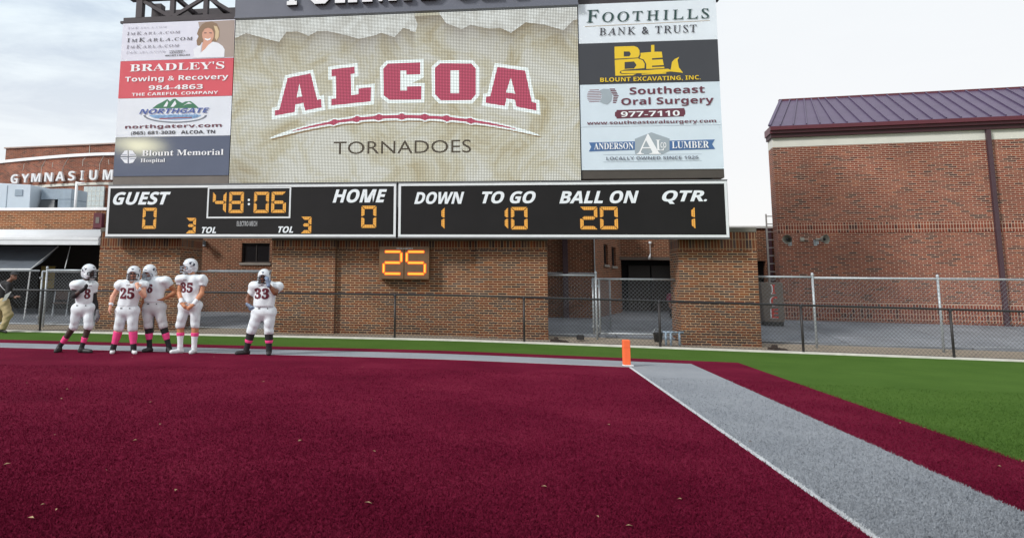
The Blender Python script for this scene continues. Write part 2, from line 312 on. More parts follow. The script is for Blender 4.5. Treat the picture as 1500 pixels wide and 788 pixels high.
DIGITS=[
('4', -8.64, 3.524, -8.221, 4.159),
('8', -8.135, 3.523, -7.685, 4.155),
('0', -7.37, 3.521, -6.915, 4.15),
('6', -6.835, 3.525, -6.394, 4.152),
('0', -10.822, 3.059, -10.382, 3.693),
('3', -9.443, 2.922, -9.128, 3.388),
('3', -5.927, 2.931, -5.61, 3.412),
('0', -4.143, 3.089, -3.707, 3.722),
('1', -1.847, 3.047, -1.738, 3.676),
('1', -0.067, 3.048, 0.043, 3.669),
('0', 0.12, 3.044, 0.578, 3.667),
('2', 2.013, 3.046, 2.483, 3.669),
('0', 2.551, 3.046, 3.027, 3.667),
('1', 4.895, 3.054, 5.056, 3.658),
]
TORN_L=[(-8.131, 8.887), (-7.832, 9.024), (-7.438, 8.901), (-6.775, 8.703), (-6.555, 9.015), (-6.21, 9.017), (-5.863, 8.862), (-5.6, 8.995), (-5.297, 8.995), (-4.692, 8.839), (-4.315, 8.711), (-3.833, 8.807), (-3.649, 8.876), (-3.241, 8.729), (-2.987, 9.003), (-2.785, 8.942), (-2.778, 8.9), (-2.613, 8.868), (-2.553, 9.099), (-2.635, 9.291), (-2.655, 9.436)]
TORN_R=[(-1.935, 9.452), (-1.723, 9.105), (-1.254, 8.899), (-1.003, 9.02), (-0.468, 8.888), (-0.113, 8.886), (0.169, 8.734), (0.594, 9.032), (1.153, 8.937), (1.671, 8.752), (1.936, 9.035), (2.057, 9.067)]
POLYS=[
('karla','taupe',1,[[(-9.378,9.437),(-8.206,9.454),(-8.181,8.286),(-8.468,8.285),(-8.913,8.294),(-9.228,8.813)]]),
('karla','hair',2,[[(-9.255,9.351),(-9.126,9.417),(-8.942,9.436),(-8.767,9.358),(-8.679,9.185),(-8.669,8.95),(-8.74,8.796),(-8.843,8.761),(-8.986,8.727),(-9.226,8.787),(-9.299,8.654),(-9.381,8.701),(-9.401,8.846),(-9.342,8.974),(-9.399,9.055),(-9.354,9.21)]]),
('karla','hair_light',3,[[(-8.869,9.297),(-8.762,9.266),(-8.689,9.107),(-8.694,8.925),(-8.754,8.81),(-8.811,8.903),(-8.807,9.111)]]),
('karla','skin_print',3,[[(-8.85,9.003),(-8.855,8.927),(-8.879,8.859),(-8.918,8.805),(-8.969,8.772),(-9.027,8.762),(-9.087,8.776),(-9.142,8.813),(-9.186,8.87),(-9.217,8.94),(-9.23,9.017),(-9.225,9.094),(-9.201,9.162),(-9.162,9.216),(-9.11,9.249),(-9.052,9.259),(-8.992,9.245),(-8.938,9.207),(-8.893,9.151),(-8.863,9.08)]]),
('karla','skin_print',3,[[(-9.176,8.838),(-8.912,8.828),(-8.893,8.698),(-9.08,8.496),(-9.223,8.449),(-9.209,8.709)]]),
('karla','hair',4,[[(-9.216,9.1),(-9.196,9.23),(-9.067,9.304),(-8.921,9.272),(-8.859,9.087),(-8.93,9.194),(-9.051,9.238),(-9.155,9.203)]]),
('karla','ink',5,[[(-9.167,9.083),(-9.088,9.085),(-9.087,9.062),(-9.166,9.059)]]),
('karla','ink',5,[[(-8.998,9.082),(-8.914,9.073),(-8.912,9.05),(-8.997,9.058)]]),
('karla','white',5,[[(-9.153,8.91),(-9.033,8.879),(-8.93,8.912),(-8.966,8.846),(-9.044,8.823),(-9.111,8.851)]]),
('karla','print_white',4,[[(-8.871,8.788),(-8.698,8.743),(-8.549,8.634),(-8.484,8.528),(-8.481,8.285),(-9.544,8.291),(-9.338,8.388),(-9.249,8.45),(-9.11,8.562),(-9.011,8.689)]]),
('karla','print_white',4,[[(-9.235,8.696),(-9.249,8.45),(-9.44,8.326),(-9.492,8.562),(-9.352,8.661)]]),
('northgate','logo_green',2,[[(-10.713,6.742),(-10.572,6.852),(-10.429,6.918),(-10.245,7.02),(-10.157,6.944),(-10.057,7.023),(-9.986,7.03),(-9.864,6.937),(-9.757,6.886),(-9.655,6.932),(-9.489,6.937),(-9.36,6.845),(-9.221,6.72)]]),
('northgate','print_white',3,[[(-10.358,6.786),(-10.242,6.967),(-10.209,6.897),(-10.245,6.784)]]),
('northgate','print_white',3,[[(-10.127,6.773),(-9.992,6.973),(-9.943,6.858),(-10.03,6.771)]]),
('northgate','print_white',3,[[(-9.731,6.792),(-9.55,6.914),(-9.443,6.855),(-9.609,6.85)]]),
('northgate','grey_ink',1,[[(-8.95,6.493),(-8.957,6.46),(-8.984,6.429),(-9.028,6.399),(-9.09,6.371),(-9.169,6.345),(-9.262,6.323),(-9.368,6.305),(-9.485,6.29),(-9.612,6.279),(-9.745,6.273),(-9.883,6.271),(-10.022,6.274),(-10.161,6.281),(-10.296,6.293),(-10.425,6.309),(-10.546,6.328),(-10.656,6.351),(-10.754,6.378),(-10.837,6.406),(-10.903,6.437),(-10.953,6.47),(-10.983,6.503),(-10.995,6.536),(-10.923,6.535),(-10.913,6.507),(-10.884,6.479),(-10.839,6.452),(-10.777,6.426),(-10.7,6.402),(-10.609,6.38),(-10.507,6.36),(-10.394,6.344),(-10.274,6.33),(-10.149,6.321),(-10.02,6.314),(-9.89,6.312),(-9.762,6.313),(-9.638,6.318),(-9.52,6.326),(-9.41,6.338),(-9.311,6.354),(-9.225,6.372),(-9.152,6.393),(-9.094,6.416),(-9.052,6.441),(-9.027,6.467),(-9.02,6.494)]]),
('northgate','logo_sky',1,[[(-9.136,6.505),(-9.146,6.48),(-9.178,6.456),(-9.232,6.434),(-9.305,6.415),(-9.397,6.398),(-9.504,6.385),(-9.624,6.375),(-9.754,6.369),(-9.889,6.368),(-10.027,6.371),(-10.163,6.378),(-10.294,6.389),(-10.417,6.403),(-10.527,6.421),(-10.622,6.442),(-10.7,6.465),(-10.757,6.489),(-10.793,6.515),(-10.806,6.54)]]),
('northgate','logo_red',3,[[(-10.463,6.428),(-9.422,6.443),(-9.421,6.418),(-10.461,6.399)]]),
('blount','print_white',2,[[(-11.653,5.274),(-11.42,5.271),(-11.432,5.452),(-11.529,5.441)]]),
('blount','print_white',2,[[(-11.378,5.27),(-11.139,5.279),(-11.275,5.438),(-11.39,5.451)]]),
('blount','print_white',2,[[(-11.658,5.234),(-11.418,5.231),(-11.406,5.046),(-11.504,5.063)]]),
('blount','print_white',2,[[(-11.376,5.23),(-11.128,5.239),(-11.235,5.068),(-11.363,5.046)]]),
('blount','navy_print',3,[[(-11.614,5.322),(-11.445,5.323),(-11.444,5.307),(-11.612,5.306)]]),
('blount','navy_print',3,[[(-11.361,5.326),(-11.184,5.328),(-11.183,5.312),(-11.36,5.31)]]),
('blount','navy_print',3,[[(-11.605,5.193),(-11.436,5.191),(-11.435,5.175),(-11.583,5.177)]]),
('blount','navy_print',3,[[(-11.352,5.19),(-11.176,5.196),(-11.175,5.179),(-11.351,5.174)]]),
('foothills','tan_ink',2,[[(2.268,8.849),(5.686,8.894),(5.686,8.88),(2.268,8.835)]]),
('excavating','yellow',2,[[(3.071,8.218),(3.61,8.217),(3.708,8.172),(3.755,8.081),(3.751,7.958),(3.705,7.878),(3.067,7.863)],[(3.323,8.068),(3.319,7.919),(3.475,7.925),(3.514,7.99),(3.479,8.062)]]),
('excavating','yellow',2,[[(3.067,7.831),(3.698,7.854),(3.828,7.797),(3.884,7.689),(3.87,7.567),(3.324,7.537),(3.207,7.499),(3.195,7.443),(3.254,7.413),(3.651,7.415),(3.551,7.366),(3.07,7.369)],[(3.337,7.759),(3.331,7.558),(3.59,7.565),(3.659,7.661),(3.596,7.769)]]),
('excavating','yellow',2,[[(3.776,8.01),(4.067,8.029),(4.074,8.23),(4.163,8.234),(4.156,8.033),(4.356,8.026),(4.373,7.857),(4.087,7.845),(4.085,7.799),(4.371,7.808),(4.398,7.638),(4.08,7.631),(4.078,7.589),(4.406,7.593),(4.411,7.547),(3.919,7.541),(3.924,7.688),(3.862,7.813),(3.748,7.863),(3.783,7.932)]]),
('excavating','yellow',2,[[(3.257,7.504),(3.918,7.506),(4.508,7.53),(4.572,7.493),(4.591,7.562),(4.62,7.719),(4.698,7.804),(4.821,7.86),(4.772,7.767),(4.803,7.556),(4.904,7.403),(4.733,7.426),(4.571,7.451),(4.243,7.412),(3.255,7.437),(3.223,7.474)]]),
('excavating','yellow',2,[[(3.783,7.404),(4.456,7.427),(4.454,7.392),(3.798,7.376)]]),
('oral','maroon_soft',2,[[(2.353,6.985),(2.612,6.99),(2.611,6.97),(2.352,6.965)]]),
('oral','maroon_soft',2,[[(2.316,6.938),(2.647,6.941),(2.646,6.921),(2.315,6.917)]]),
('oral','maroon_soft',2,[[(2.294,6.89),(2.666,6.892),(2.666,6.872),(2.293,6.87)]]),
('oral','maroon_soft',2,[[(2.282,6.842),(2.675,6.844),(2.675,6.824),(2.282,6.822)]]),
('oral','maroon_soft',2,[[(2.28,6.794),(2.675,6.796),(2.675,6.776),(2.279,6.774)]]),
('oral','maroon_soft',2,[[(2.286,6.746),(2.667,6.748),(2.666,6.728),(2.285,6.726)]]),
('oral','maroon_soft',2,[[(2.302,6.697),(2.649,6.701),(2.648,6.681),(2.301,6.677)]]),
('oral','maroon_soft',2,[[(2.331,6.648),(2.618,6.653),(2.617,6.634),(2.33,6.628)]]),
('oral','grey_soft',2,[[(2.634,6.961),(2.731,7.003),(2.882,6.991),(2.955,6.881),(2.971,6.761),(2.937,6.642),(2.833,6.545),(2.72,6.575),(2.626,6.629),(2.686,6.748),(2.689,6.848)]]),
('oral','maroon_ink',2,[[(2.902,7.003),(3.053,6.999),(3.052,6.971),(2.901,6.975)]]),
('oral','maroon_ink',2,[[(2.927,6.954),(3.082,6.95),(3.081,6.922),(2.926,6.926)]]),
('oral','maroon_ink',2,[[(2.952,6.905),(3.103,6.901),(3.103,6.873),(2.951,6.877)]]),
('oral','maroon_ink',2,[[(2.977,6.857),(3.117,6.853),(3.116,6.825),(2.976,6.829)]]),
('oral','maroon_ink',2,[[(3.002,6.808),(3.146,6.804),(3.145,6.776),(3.002,6.78)]]),
('oral','maroon_ink',2,[[(2.997,6.76),(3.122,6.757),(3.121,6.729),(2.997,6.732)]]),
('oral','maroon_ink',2,[[(2.992,6.712),(3.106,6.71),(3.105,6.682),(2.991,6.684)]]),
('oral','maroon_ink',2,[[(2.987,6.665),(3.097,6.662),(3.096,6.634),(2.986,6.637)]]),
('oral','maroon_ink',2,[[(2.982,6.617),(3.073,6.615),(3.072,6.587),(2.981,6.589)]]),
('oral','maroon_ink',2,[[(3.081,6.384),(4.901,6.398),(4.9,6.367),(4.92,6.335),(4.916,6.222),(4.886,6.203),(4.877,6.164),(3.075,6.138),(3.068,6.178),(3.028,6.211),(3.031,6.321),(3.073,6.344)]]),
('lumber','banner',2,[[(2.302,5.473),(3.553,5.484),(3.546,5.246),(2.296,5.217),(2.36,5.346)]]),
('lumber','banner',2,[[(4.472,5.489),(5.667,5.504),(5.588,5.374),(5.662,5.238),(4.462,5.217)]]),
('lumber','grey_soft',2,[[(3.548,5.555),(3.996,5.731),(4.474,5.547),(4.461,5.206),(4.263,5.108),(3.56,5.109),(3.536,5.172)]]),
('lumber','grey_soft',2,[[(2.682,5.125),(5.305,5.109),(5.304,5.101),(2.682,5.118)]]),
('lumber','grey_soft',2,[[(2.677,4.918),(5.297,4.924),(5.297,4.917),(2.677,4.91)]]),
('screen','screen_shadow',1,[[(-6.634,6.558),(-6.413,7.52),(-5.71,7.641),(-5.484,6.823),(-5.374,6.849),(-5.338,6.599),(-5.842,6.512),(-5.907,6.746),(-6.14,6.704),(-6.16,6.589),(-6.168,6.472),(-6.764,6.375),(-6.769,6.532)]]),
('screen_outline','screen_white',2,[[(-6.689,6.612),(-6.468,7.574),(-5.765,7.696),(-5.537,6.877),(-5.427,6.903),(-5.392,6.653),(-5.896,6.565),(-5.961,6.799),(-6.194,6.758),(-6.214,6.642),(-6.222,6.526),(-6.819,6.428),(-6.824,6.586)]]),
('screen','screen_maroon',3,[[(-6.689,6.612),(-6.468,7.574),(-5.765,7.696),(-5.537,6.877),(-5.427,6.903),(-5.392,6.653),(-5.896,6.565),(-5.961,6.799),(-6.194,6.758),(-6.214,6.642),(-6.222,6.526),(-6.819,6.428),(-6.824,6.586)],[(-6.172,6.968),(-6.096,7.388),(-6.002,6.999)]]),
('screen','screen_shadow',1,[[(-5.071,7.746),(-4.376,7.807),(-4.361,7.596),(-4.487,7.582),(-4.457,6.943),(-4.234,6.972),(-4.237,7.14),(-3.865,7.171),(-3.87,6.744),(-5.056,6.645),(-5.06,6.842),(-4.911,6.861),(-4.938,7.537),(-5.065,7.529)]]),
('screen_outline','screen_white',2,[[(-5.124,7.8),(-4.429,7.861),(-4.414,7.65),(-4.54,7.636),(-4.51,6.996),(-4.286,7.025),(-4.29,7.193),(-3.918,7.224),(-3.922,6.797),(-5.109,6.698),(-5.114,6.895),(-4.964,6.915),(-4.991,7.591),(-5.119,7.583)]]),
('screen','screen_maroon',3,[[(-5.124,7.8),(-4.429,7.861),(-4.414,7.65),(-4.54,7.636),(-4.51,6.996),(-4.286,7.025),(-4.29,7.193),(-3.918,7.224),(-3.922,6.797),(-5.109,6.698),(-5.114,6.895),(-4.964,6.915),(-4.991,7.591),(-5.119,7.583)]]),
('screen','screen_shadow',1,[[(-3.514,7.717),(-3.379,7.864),(-2.415,7.88),(-2.413,7.523),(-2.819,7.523),(-2.831,7.639),(-3.001,7.644),(-2.994,7.05),(-2.803,7.045),(-2.804,7.16),(-2.376,7.16),(-2.385,6.766),(-3.319,6.777),(-3.491,6.919)]]),
('screen_outline','screen_white',2,[[(-3.566,7.771),(-3.431,7.918),(-2.466,7.934),(-2.464,7.576),(-2.87,7.576),(-2.882,7.692),(-3.053,7.697),(-3.046,7.103),(-2.854,7.098),(-2.855,7.213),(-2.427,7.213),(-2.435,6.819),(-3.371,6.83),(-3.543,6.972)]]),
('screen','screen_maroon',3,[[(-3.566,7.771),(-3.431,7.918),(-2.466,7.934),(-2.464,7.576),(-2.87,7.576),(-2.882,7.692),(-3.053,7.697),(-3.046,7.103),(-2.854,7.098),(-2.855,7.213),(-2.427,7.213),(-2.435,6.819),(-3.371,6.83),(-3.543,6.972)]]),
('screen','screen_shadow',1,[[(-1.987,7.694),(-1.837,7.828),(-0.93,7.8),(-0.798,7.636),(-0.8,6.875),(-0.943,6.71),(-1.816,6.73),(-1.972,6.904)]]),
('screen_outline','screen_white',2,[[(-2.038,7.748),(-1.887,7.881),(-0.98,7.853),(-0.847,7.689),(-0.849,6.928),(-0.993,6.762),(-1.866,6.782),(-2.023,6.957)]]),
('screen','screen_maroon',3,[[(-2.038,7.748),(-1.887,7.881),(-0.98,7.853),(-0.847,7.689),(-0.849,6.928),(-0.993,6.762),(-1.866,6.782),(-2.023,6.957)],[(-1.579,7.665),(-1.578,6.98),(-1.334,6.974),(-1.335,7.658)]]),
('screen','screen_shadow',1,[[(-0.177,7.674),(0.611,7.538),(0.788,6.618),(0.911,6.588),(0.919,6.365),(0.356,6.489),(0.31,6.691),(0.072,6.742),(0.027,6.519),(-0.522,6.621),(-0.499,6.8),(-0.385,6.82)]]),
('screen_outline','screen_white',2,[[(-0.226,7.727),(0.563,7.59),(0.74,6.67),(0.863,6.639),(0.871,6.416),(0.308,6.54),(0.261,6.743),(0.023,6.793),(-0.022,6.57),(-0.571,6.673),(-0.548,6.852),(-0.433,6.872)]]),
('screen','screen_maroon',3,[[(-0.226,7.727),(0.563,7.59),(0.74,6.67),(0.863,6.639),(0.871,6.416),(0.308,6.54),(0.261,6.743),(0.023,6.793),(-0.022,6.57),(-0.571,6.673),(-0.548,6.852),(-0.433,6.872)],[(0.014,6.968),(0.154,7.398),(0.274,6.922)]]),
('screen','screen_shadow',1,[[(-6.933,5.689),(-6.865,5.733),(-6.796,5.763),(-6.727,5.79),(-6.657,5.816),(-6.588,5.841),(-6.519,5.865),(-6.45,5.888),(-6.381,5.91),(-6.312,5.932),(-6.243,5.953),(-6.174,5.973),(-6.105,5.993),(-6.036,6.012),(-5.967,6.03),(-5.898,6.048),(-5.829,6.066),(-5.76,6.083),(-5.691,6.099),(-5.623,6.115),(-5.554,6.13),(-5.485,6.145),(-5.416,6.159),(-5.348,6.173),(-5.279,6.186),(-5.21,6.199),(-5.142,6.212),(-5.073,6.229),(-5.005,6.259),(-4.937,6.27),(-4.868,6.262),(-4.799,6.267),(-4.731,6.276),(-4.663,6.285),(-4.594,6.294),(-4.526,6.302),(-4.458,6.31),(-4.39,6.322),(-4.322,6.347),(-4.254,6.356),(-4.186,6.343),(-4.118,6.343),(-4.05,6.348),(-3.982,6.353),(-3.914,6.358),(-3.846,6.362),(-3.779,6.366),(-3.711,6.379),(-3.644,6.4),(-3.576,6.392),(-3.508,6.379),(-3.441,6.378),(-3.373,6.38),(-3.306,6.381),(-3.238,6.382),(-3.171,6.382),(-3.104,6.383),(-3.037,6.391),(-2.97,6.408),(-2.903,6.398),(-2.836,6.381),(-2.769,6.377),(-2.702,6.375),(-2.635,6.372),(-2.568,6.37),(-2.501,6.367),(-2.435,6.364),(-2.368,6.368),(-2.302,6.382),(-2.235,6.371),(-2.168,6.35),(-2.102,6.342),(-2.036,6.337),(-1.969,6.331),(-1.903,6.325),(-1.837,6.319),(-1.771,6.314),(-1.705,6.321),(-1.639,6.327),(-1.573,6.303),(-1.507,6.284),(-1.441,6.275),(-1.375,6.266),(-1.31,6.257),(-1.244,6.248),(-1.179,6.238),(-1.113,6.228),(-1.048,6.224),(-0.982,6.232),(-0.917,6.217),(-0.852,6.189),(-0.787,6.172),(-0.721,6.16),(-0.656,6.147),(-0.591,6.134),(-0.527,6.121),(-0.462,6.107),(-0.397,6.093),(-0.332,6.078),(-0.268,6.063),(-0.203,6.048),(-0.139,6.032),(-0.074,6.016),(-0.01,5.999),(0.055,5.982),(0.119,5.964),(0.183,5.946),(0.247,5.928),(0.311,5.909),(0.375,5.89),(0.439,5.87),(0.502,5.849),(0.566,5.828),(0.63,5.806),(0.693,5.784),(0.757,5.761),(0.82,5.737),(0.883,5.711),(0.947,5.683),(1.01,5.642),(1.01,5.642),(0.946,5.643),(0.883,5.655),(0.819,5.67),(0.756,5.685),(0.692,5.7),(0.629,5.715),(0.565,5.73),(0.501,5.745),(0.437,5.76),(0.374,5.775),(0.31,5.789),(0.246,5.803),(0.182,5.817),(0.118,5.831),(0.053,5.845),(-0.011,5.858),(-0.075,5.871),(-0.14,5.883),(-0.204,5.896),(-0.269,5.908),(-0.333,5.92),(-0.398,5.931),(-0.463,5.942),(-0.527,5.953),(-0.592,5.964),(-0.657,5.974),(-0.722,5.985),(-0.787,5.994),(-0.852,5.999),(-0.917,5.991),(-0.983,5.997),(-1.048,6.024),(-1.113,6.039),(-1.179,6.047),(-1.244,6.055),(-1.31,6.063),(-1.375,6.07),(-1.441,6.077),(-1.507,6.082),(-1.572,6.078),(-1.638,6.068),(-1.704,6.087),(-1.77,6.106),(-1.836,6.113),(-1.902,6.118),(-1.968,6.123),(-2.035,6.128),(-2.101,6.132),(-2.167,6.132),(-2.233,6.12),(-2.3,6.117),(-2.366,6.138),(-2.433,6.149),(-2.5,6.152),(-2.566,6.155),(-2.633,6.157),(-2.7,6.159),(-2.766,6.161),(-2.833,6.16),(-2.9,6.145),(-2.967,6.138),(-3.034,6.156),(-3.101,6.165),(-3.169,6.166),(-3.236,6.166),(-3.303,6.166),(-3.37,6.165),(-3.438,6.164),(-3.505,6.16),(-3.572,6.144),(-3.64,6.132),(-3.707,6.147),(-3.775,6.154),(-3.843,6.152),(-3.911,6.149),(-3.978,6.145),(-4.046,6.141),(-4.114,6.137),(-4.182,6.127),(-4.249,6.103),(-4.317,6.1),(-4.386,6.112),(-4.454,6.111),(-4.522,6.105),(-4.59,6.099),(-4.659,6.092),(-4.727,6.085),(-4.795,6.077),(-4.863,6.063),(-4.931,6.037),(-5.0,6.028),(-5.069,6.037),(-5.137,6.033),(-5.206,6.024),(-5.274,6.014),(-5.343,6.003),(-5.412,5.992),(-5.481,5.981),(-5.549,5.969),(-5.618,5.957),(-5.687,5.945),(-5.756,5.932),(-5.825,5.919),(-5.894,5.906),(-5.963,5.892),(-6.032,5.878),(-6.101,5.863),(-6.17,5.848),(-6.239,5.833),(-6.308,5.818),(-6.377,5.802),(-6.447,5.786),(-6.516,5.769),(-6.585,5.753),(-6.655,5.737),(-6.724,5.72),(-6.794,5.705),(-6.863,5.69),(-6.933,5.689)]]),
('screen','screen_white',2,[[(-6.982,5.736),(-6.914,5.78),(-6.844,5.81),(-6.775,5.838),(-6.706,5.863),(-6.637,5.888),(-6.568,5.912),(-6.499,5.935),(-6.429,5.957),(-6.36,5.979),(-6.291,6.0),(-6.222,6.02),(-6.153,6.04),(-6.084,6.059),(-6.015,6.077),(-5.946,6.095),(-5.877,6.113),(-5.808,6.13),(-5.739,6.146),(-5.67,6.162),(-5.601,6.177),(-5.533,6.192),(-5.464,6.206),(-5.395,6.22),(-5.326,6.233),(-5.258,6.246),(-5.189,6.259),(-5.121,6.277),(-5.053,6.311),(-4.984,6.321),(-4.915,6.31),(-4.846,6.314),(-4.778,6.323),(-4.71,6.332),(-4.641,6.341),(-4.573,6.349),(-4.505,6.357),(-4.437,6.37),(-4.369,6.399),(-4.301,6.407),(-4.232,6.391),(-4.164,6.39),(-4.096,6.395),(-4.028,6.4),(-3.96,6.404),(-3.893,6.408),(-3.825,6.413),(-3.757,6.428),(-3.69,6.452),(-3.622,6.442),(-3.554,6.426),(-3.487,6.425),(-3.419,6.426),(-3.352,6.427),(-3.284,6.428),(-3.217,6.429),(-3.15,6.429),(-3.082,6.439),(-3.015,6.46),(-2.948,6.449),(-2.881,6.428),(-2.814,6.423),(-2.747,6.421),(-2.68,6.419),(-2.613,6.416),(-2.546,6.413),(-2.48,6.41),(-2.413,6.416),(-2.346,6.434),(-2.28,6.422),(-2.213,6.397),(-2.147,6.388),(-2.08,6.383),(-2.014,6.377),(-1.948,6.371),(-1.881,6.365),(-1.815,6.361),(-1.749,6.37),(-1.683,6.378),(-1.617,6.352),(-1.551,6.33),(-1.485,6.321),(-1.42,6.312),(-1.354,6.303),(-1.288,6.294),(-1.223,6.284),(-1.157,6.274),(-1.091,6.271),(-1.026,6.282),(-0.961,6.268),(-0.895,6.235),(-0.83,6.218),(-0.765,6.206),(-0.7,6.193),(-0.635,6.18),(-0.57,6.166),(-0.505,6.153),(-0.44,6.138),(-0.375,6.124),(-0.311,6.109),(-0.246,6.093),(-0.182,6.077),(-0.117,6.061),(-0.053,6.044),(0.012,6.027),(0.076,6.01),(0.14,5.992),(0.204,5.973),(0.268,5.954),(0.332,5.935),(0.396,5.915),(0.46,5.894),(0.524,5.873),(0.588,5.851),(0.651,5.829),(0.715,5.806),(0.778,5.781),(0.841,5.756),(0.905,5.728),(0.968,5.687),(0.968,5.687),(0.904,5.687),(0.841,5.7),(0.777,5.715),(0.714,5.73),(0.65,5.745),(0.586,5.76),(0.523,5.775),(0.459,5.79),(0.395,5.805),(0.331,5.82),(0.267,5.834),(0.203,5.848),(0.139,5.862),(0.075,5.876),(0.011,5.89),(-0.054,5.903),(-0.118,5.916),(-0.183,5.929),(-0.247,5.941),(-0.312,5.953),(-0.376,5.965),(-0.441,5.977),(-0.506,5.988),(-0.571,5.999),(-0.636,6.01),(-0.701,6.02),(-0.766,6.03),(-0.831,6.04),(-0.896,6.044),(-0.961,6.033),(-1.026,6.038),(-1.092,6.068),(-1.157,6.084),(-1.223,6.093),(-1.288,6.101),(-1.354,6.108),(-1.419,6.116),(-1.485,6.123),(-1.551,6.128),(-1.617,6.121),(-1.683,6.108),(-1.748,6.13),(-1.815,6.151),(-1.881,6.159),(-1.947,6.164),(-2.013,6.169),(-2.079,6.174),(-2.146,6.178),(-2.212,6.178),(-2.278,6.162),(-2.345,6.158),(-2.411,6.183),(-2.478,6.195),(-2.545,6.198),(-2.611,6.201),(-2.678,6.203),(-2.745,6.205),(-2.812,6.207),(-2.879,6.205),(-2.945,6.188),(-3.012,6.179),(-3.08,6.201),(-3.147,6.212),(-3.214,6.213),(-3.281,6.213),(-3.349,6.212),(-3.416,6.212),(-3.483,6.211),(-3.551,6.206),(-3.618,6.187),(-3.686,6.173),(-3.753,6.191),(-3.821,6.2),(-3.889,6.198),(-3.957,6.195),(-4.025,6.192),(-4.092,6.188),(-4.16,6.183),(-4.228,6.172),(-4.296,6.145),(-4.364,6.142),(-4.432,6.158),(-4.501,6.158),(-4.569,6.152),(-4.637,6.145),(-4.705,6.139),(-4.774,6.131),(-4.842,6.123),(-4.91,6.109),(-4.978,6.079),(-5.047,6.07),(-5.116,6.083),(-5.185,6.08),(-5.253,6.071),(-5.322,6.06),(-5.391,6.05),(-5.459,6.039),(-5.528,6.028),(-5.597,6.016),(-5.666,6.004),(-5.735,5.992),(-5.804,5.979),(-5.873,5.966),(-5.942,5.953),(-6.011,5.939),(-6.08,5.925),(-6.149,5.91),(-6.218,5.895),(-6.287,5.88),(-6.357,5.864),(-6.426,5.849),(-6.495,5.833),(-6.564,5.816),(-6.634,5.8),(-6.703,5.784),(-6.773,5.767),(-6.842,5.752),(-6.912,5.737),(-6.982,5.736)]]),
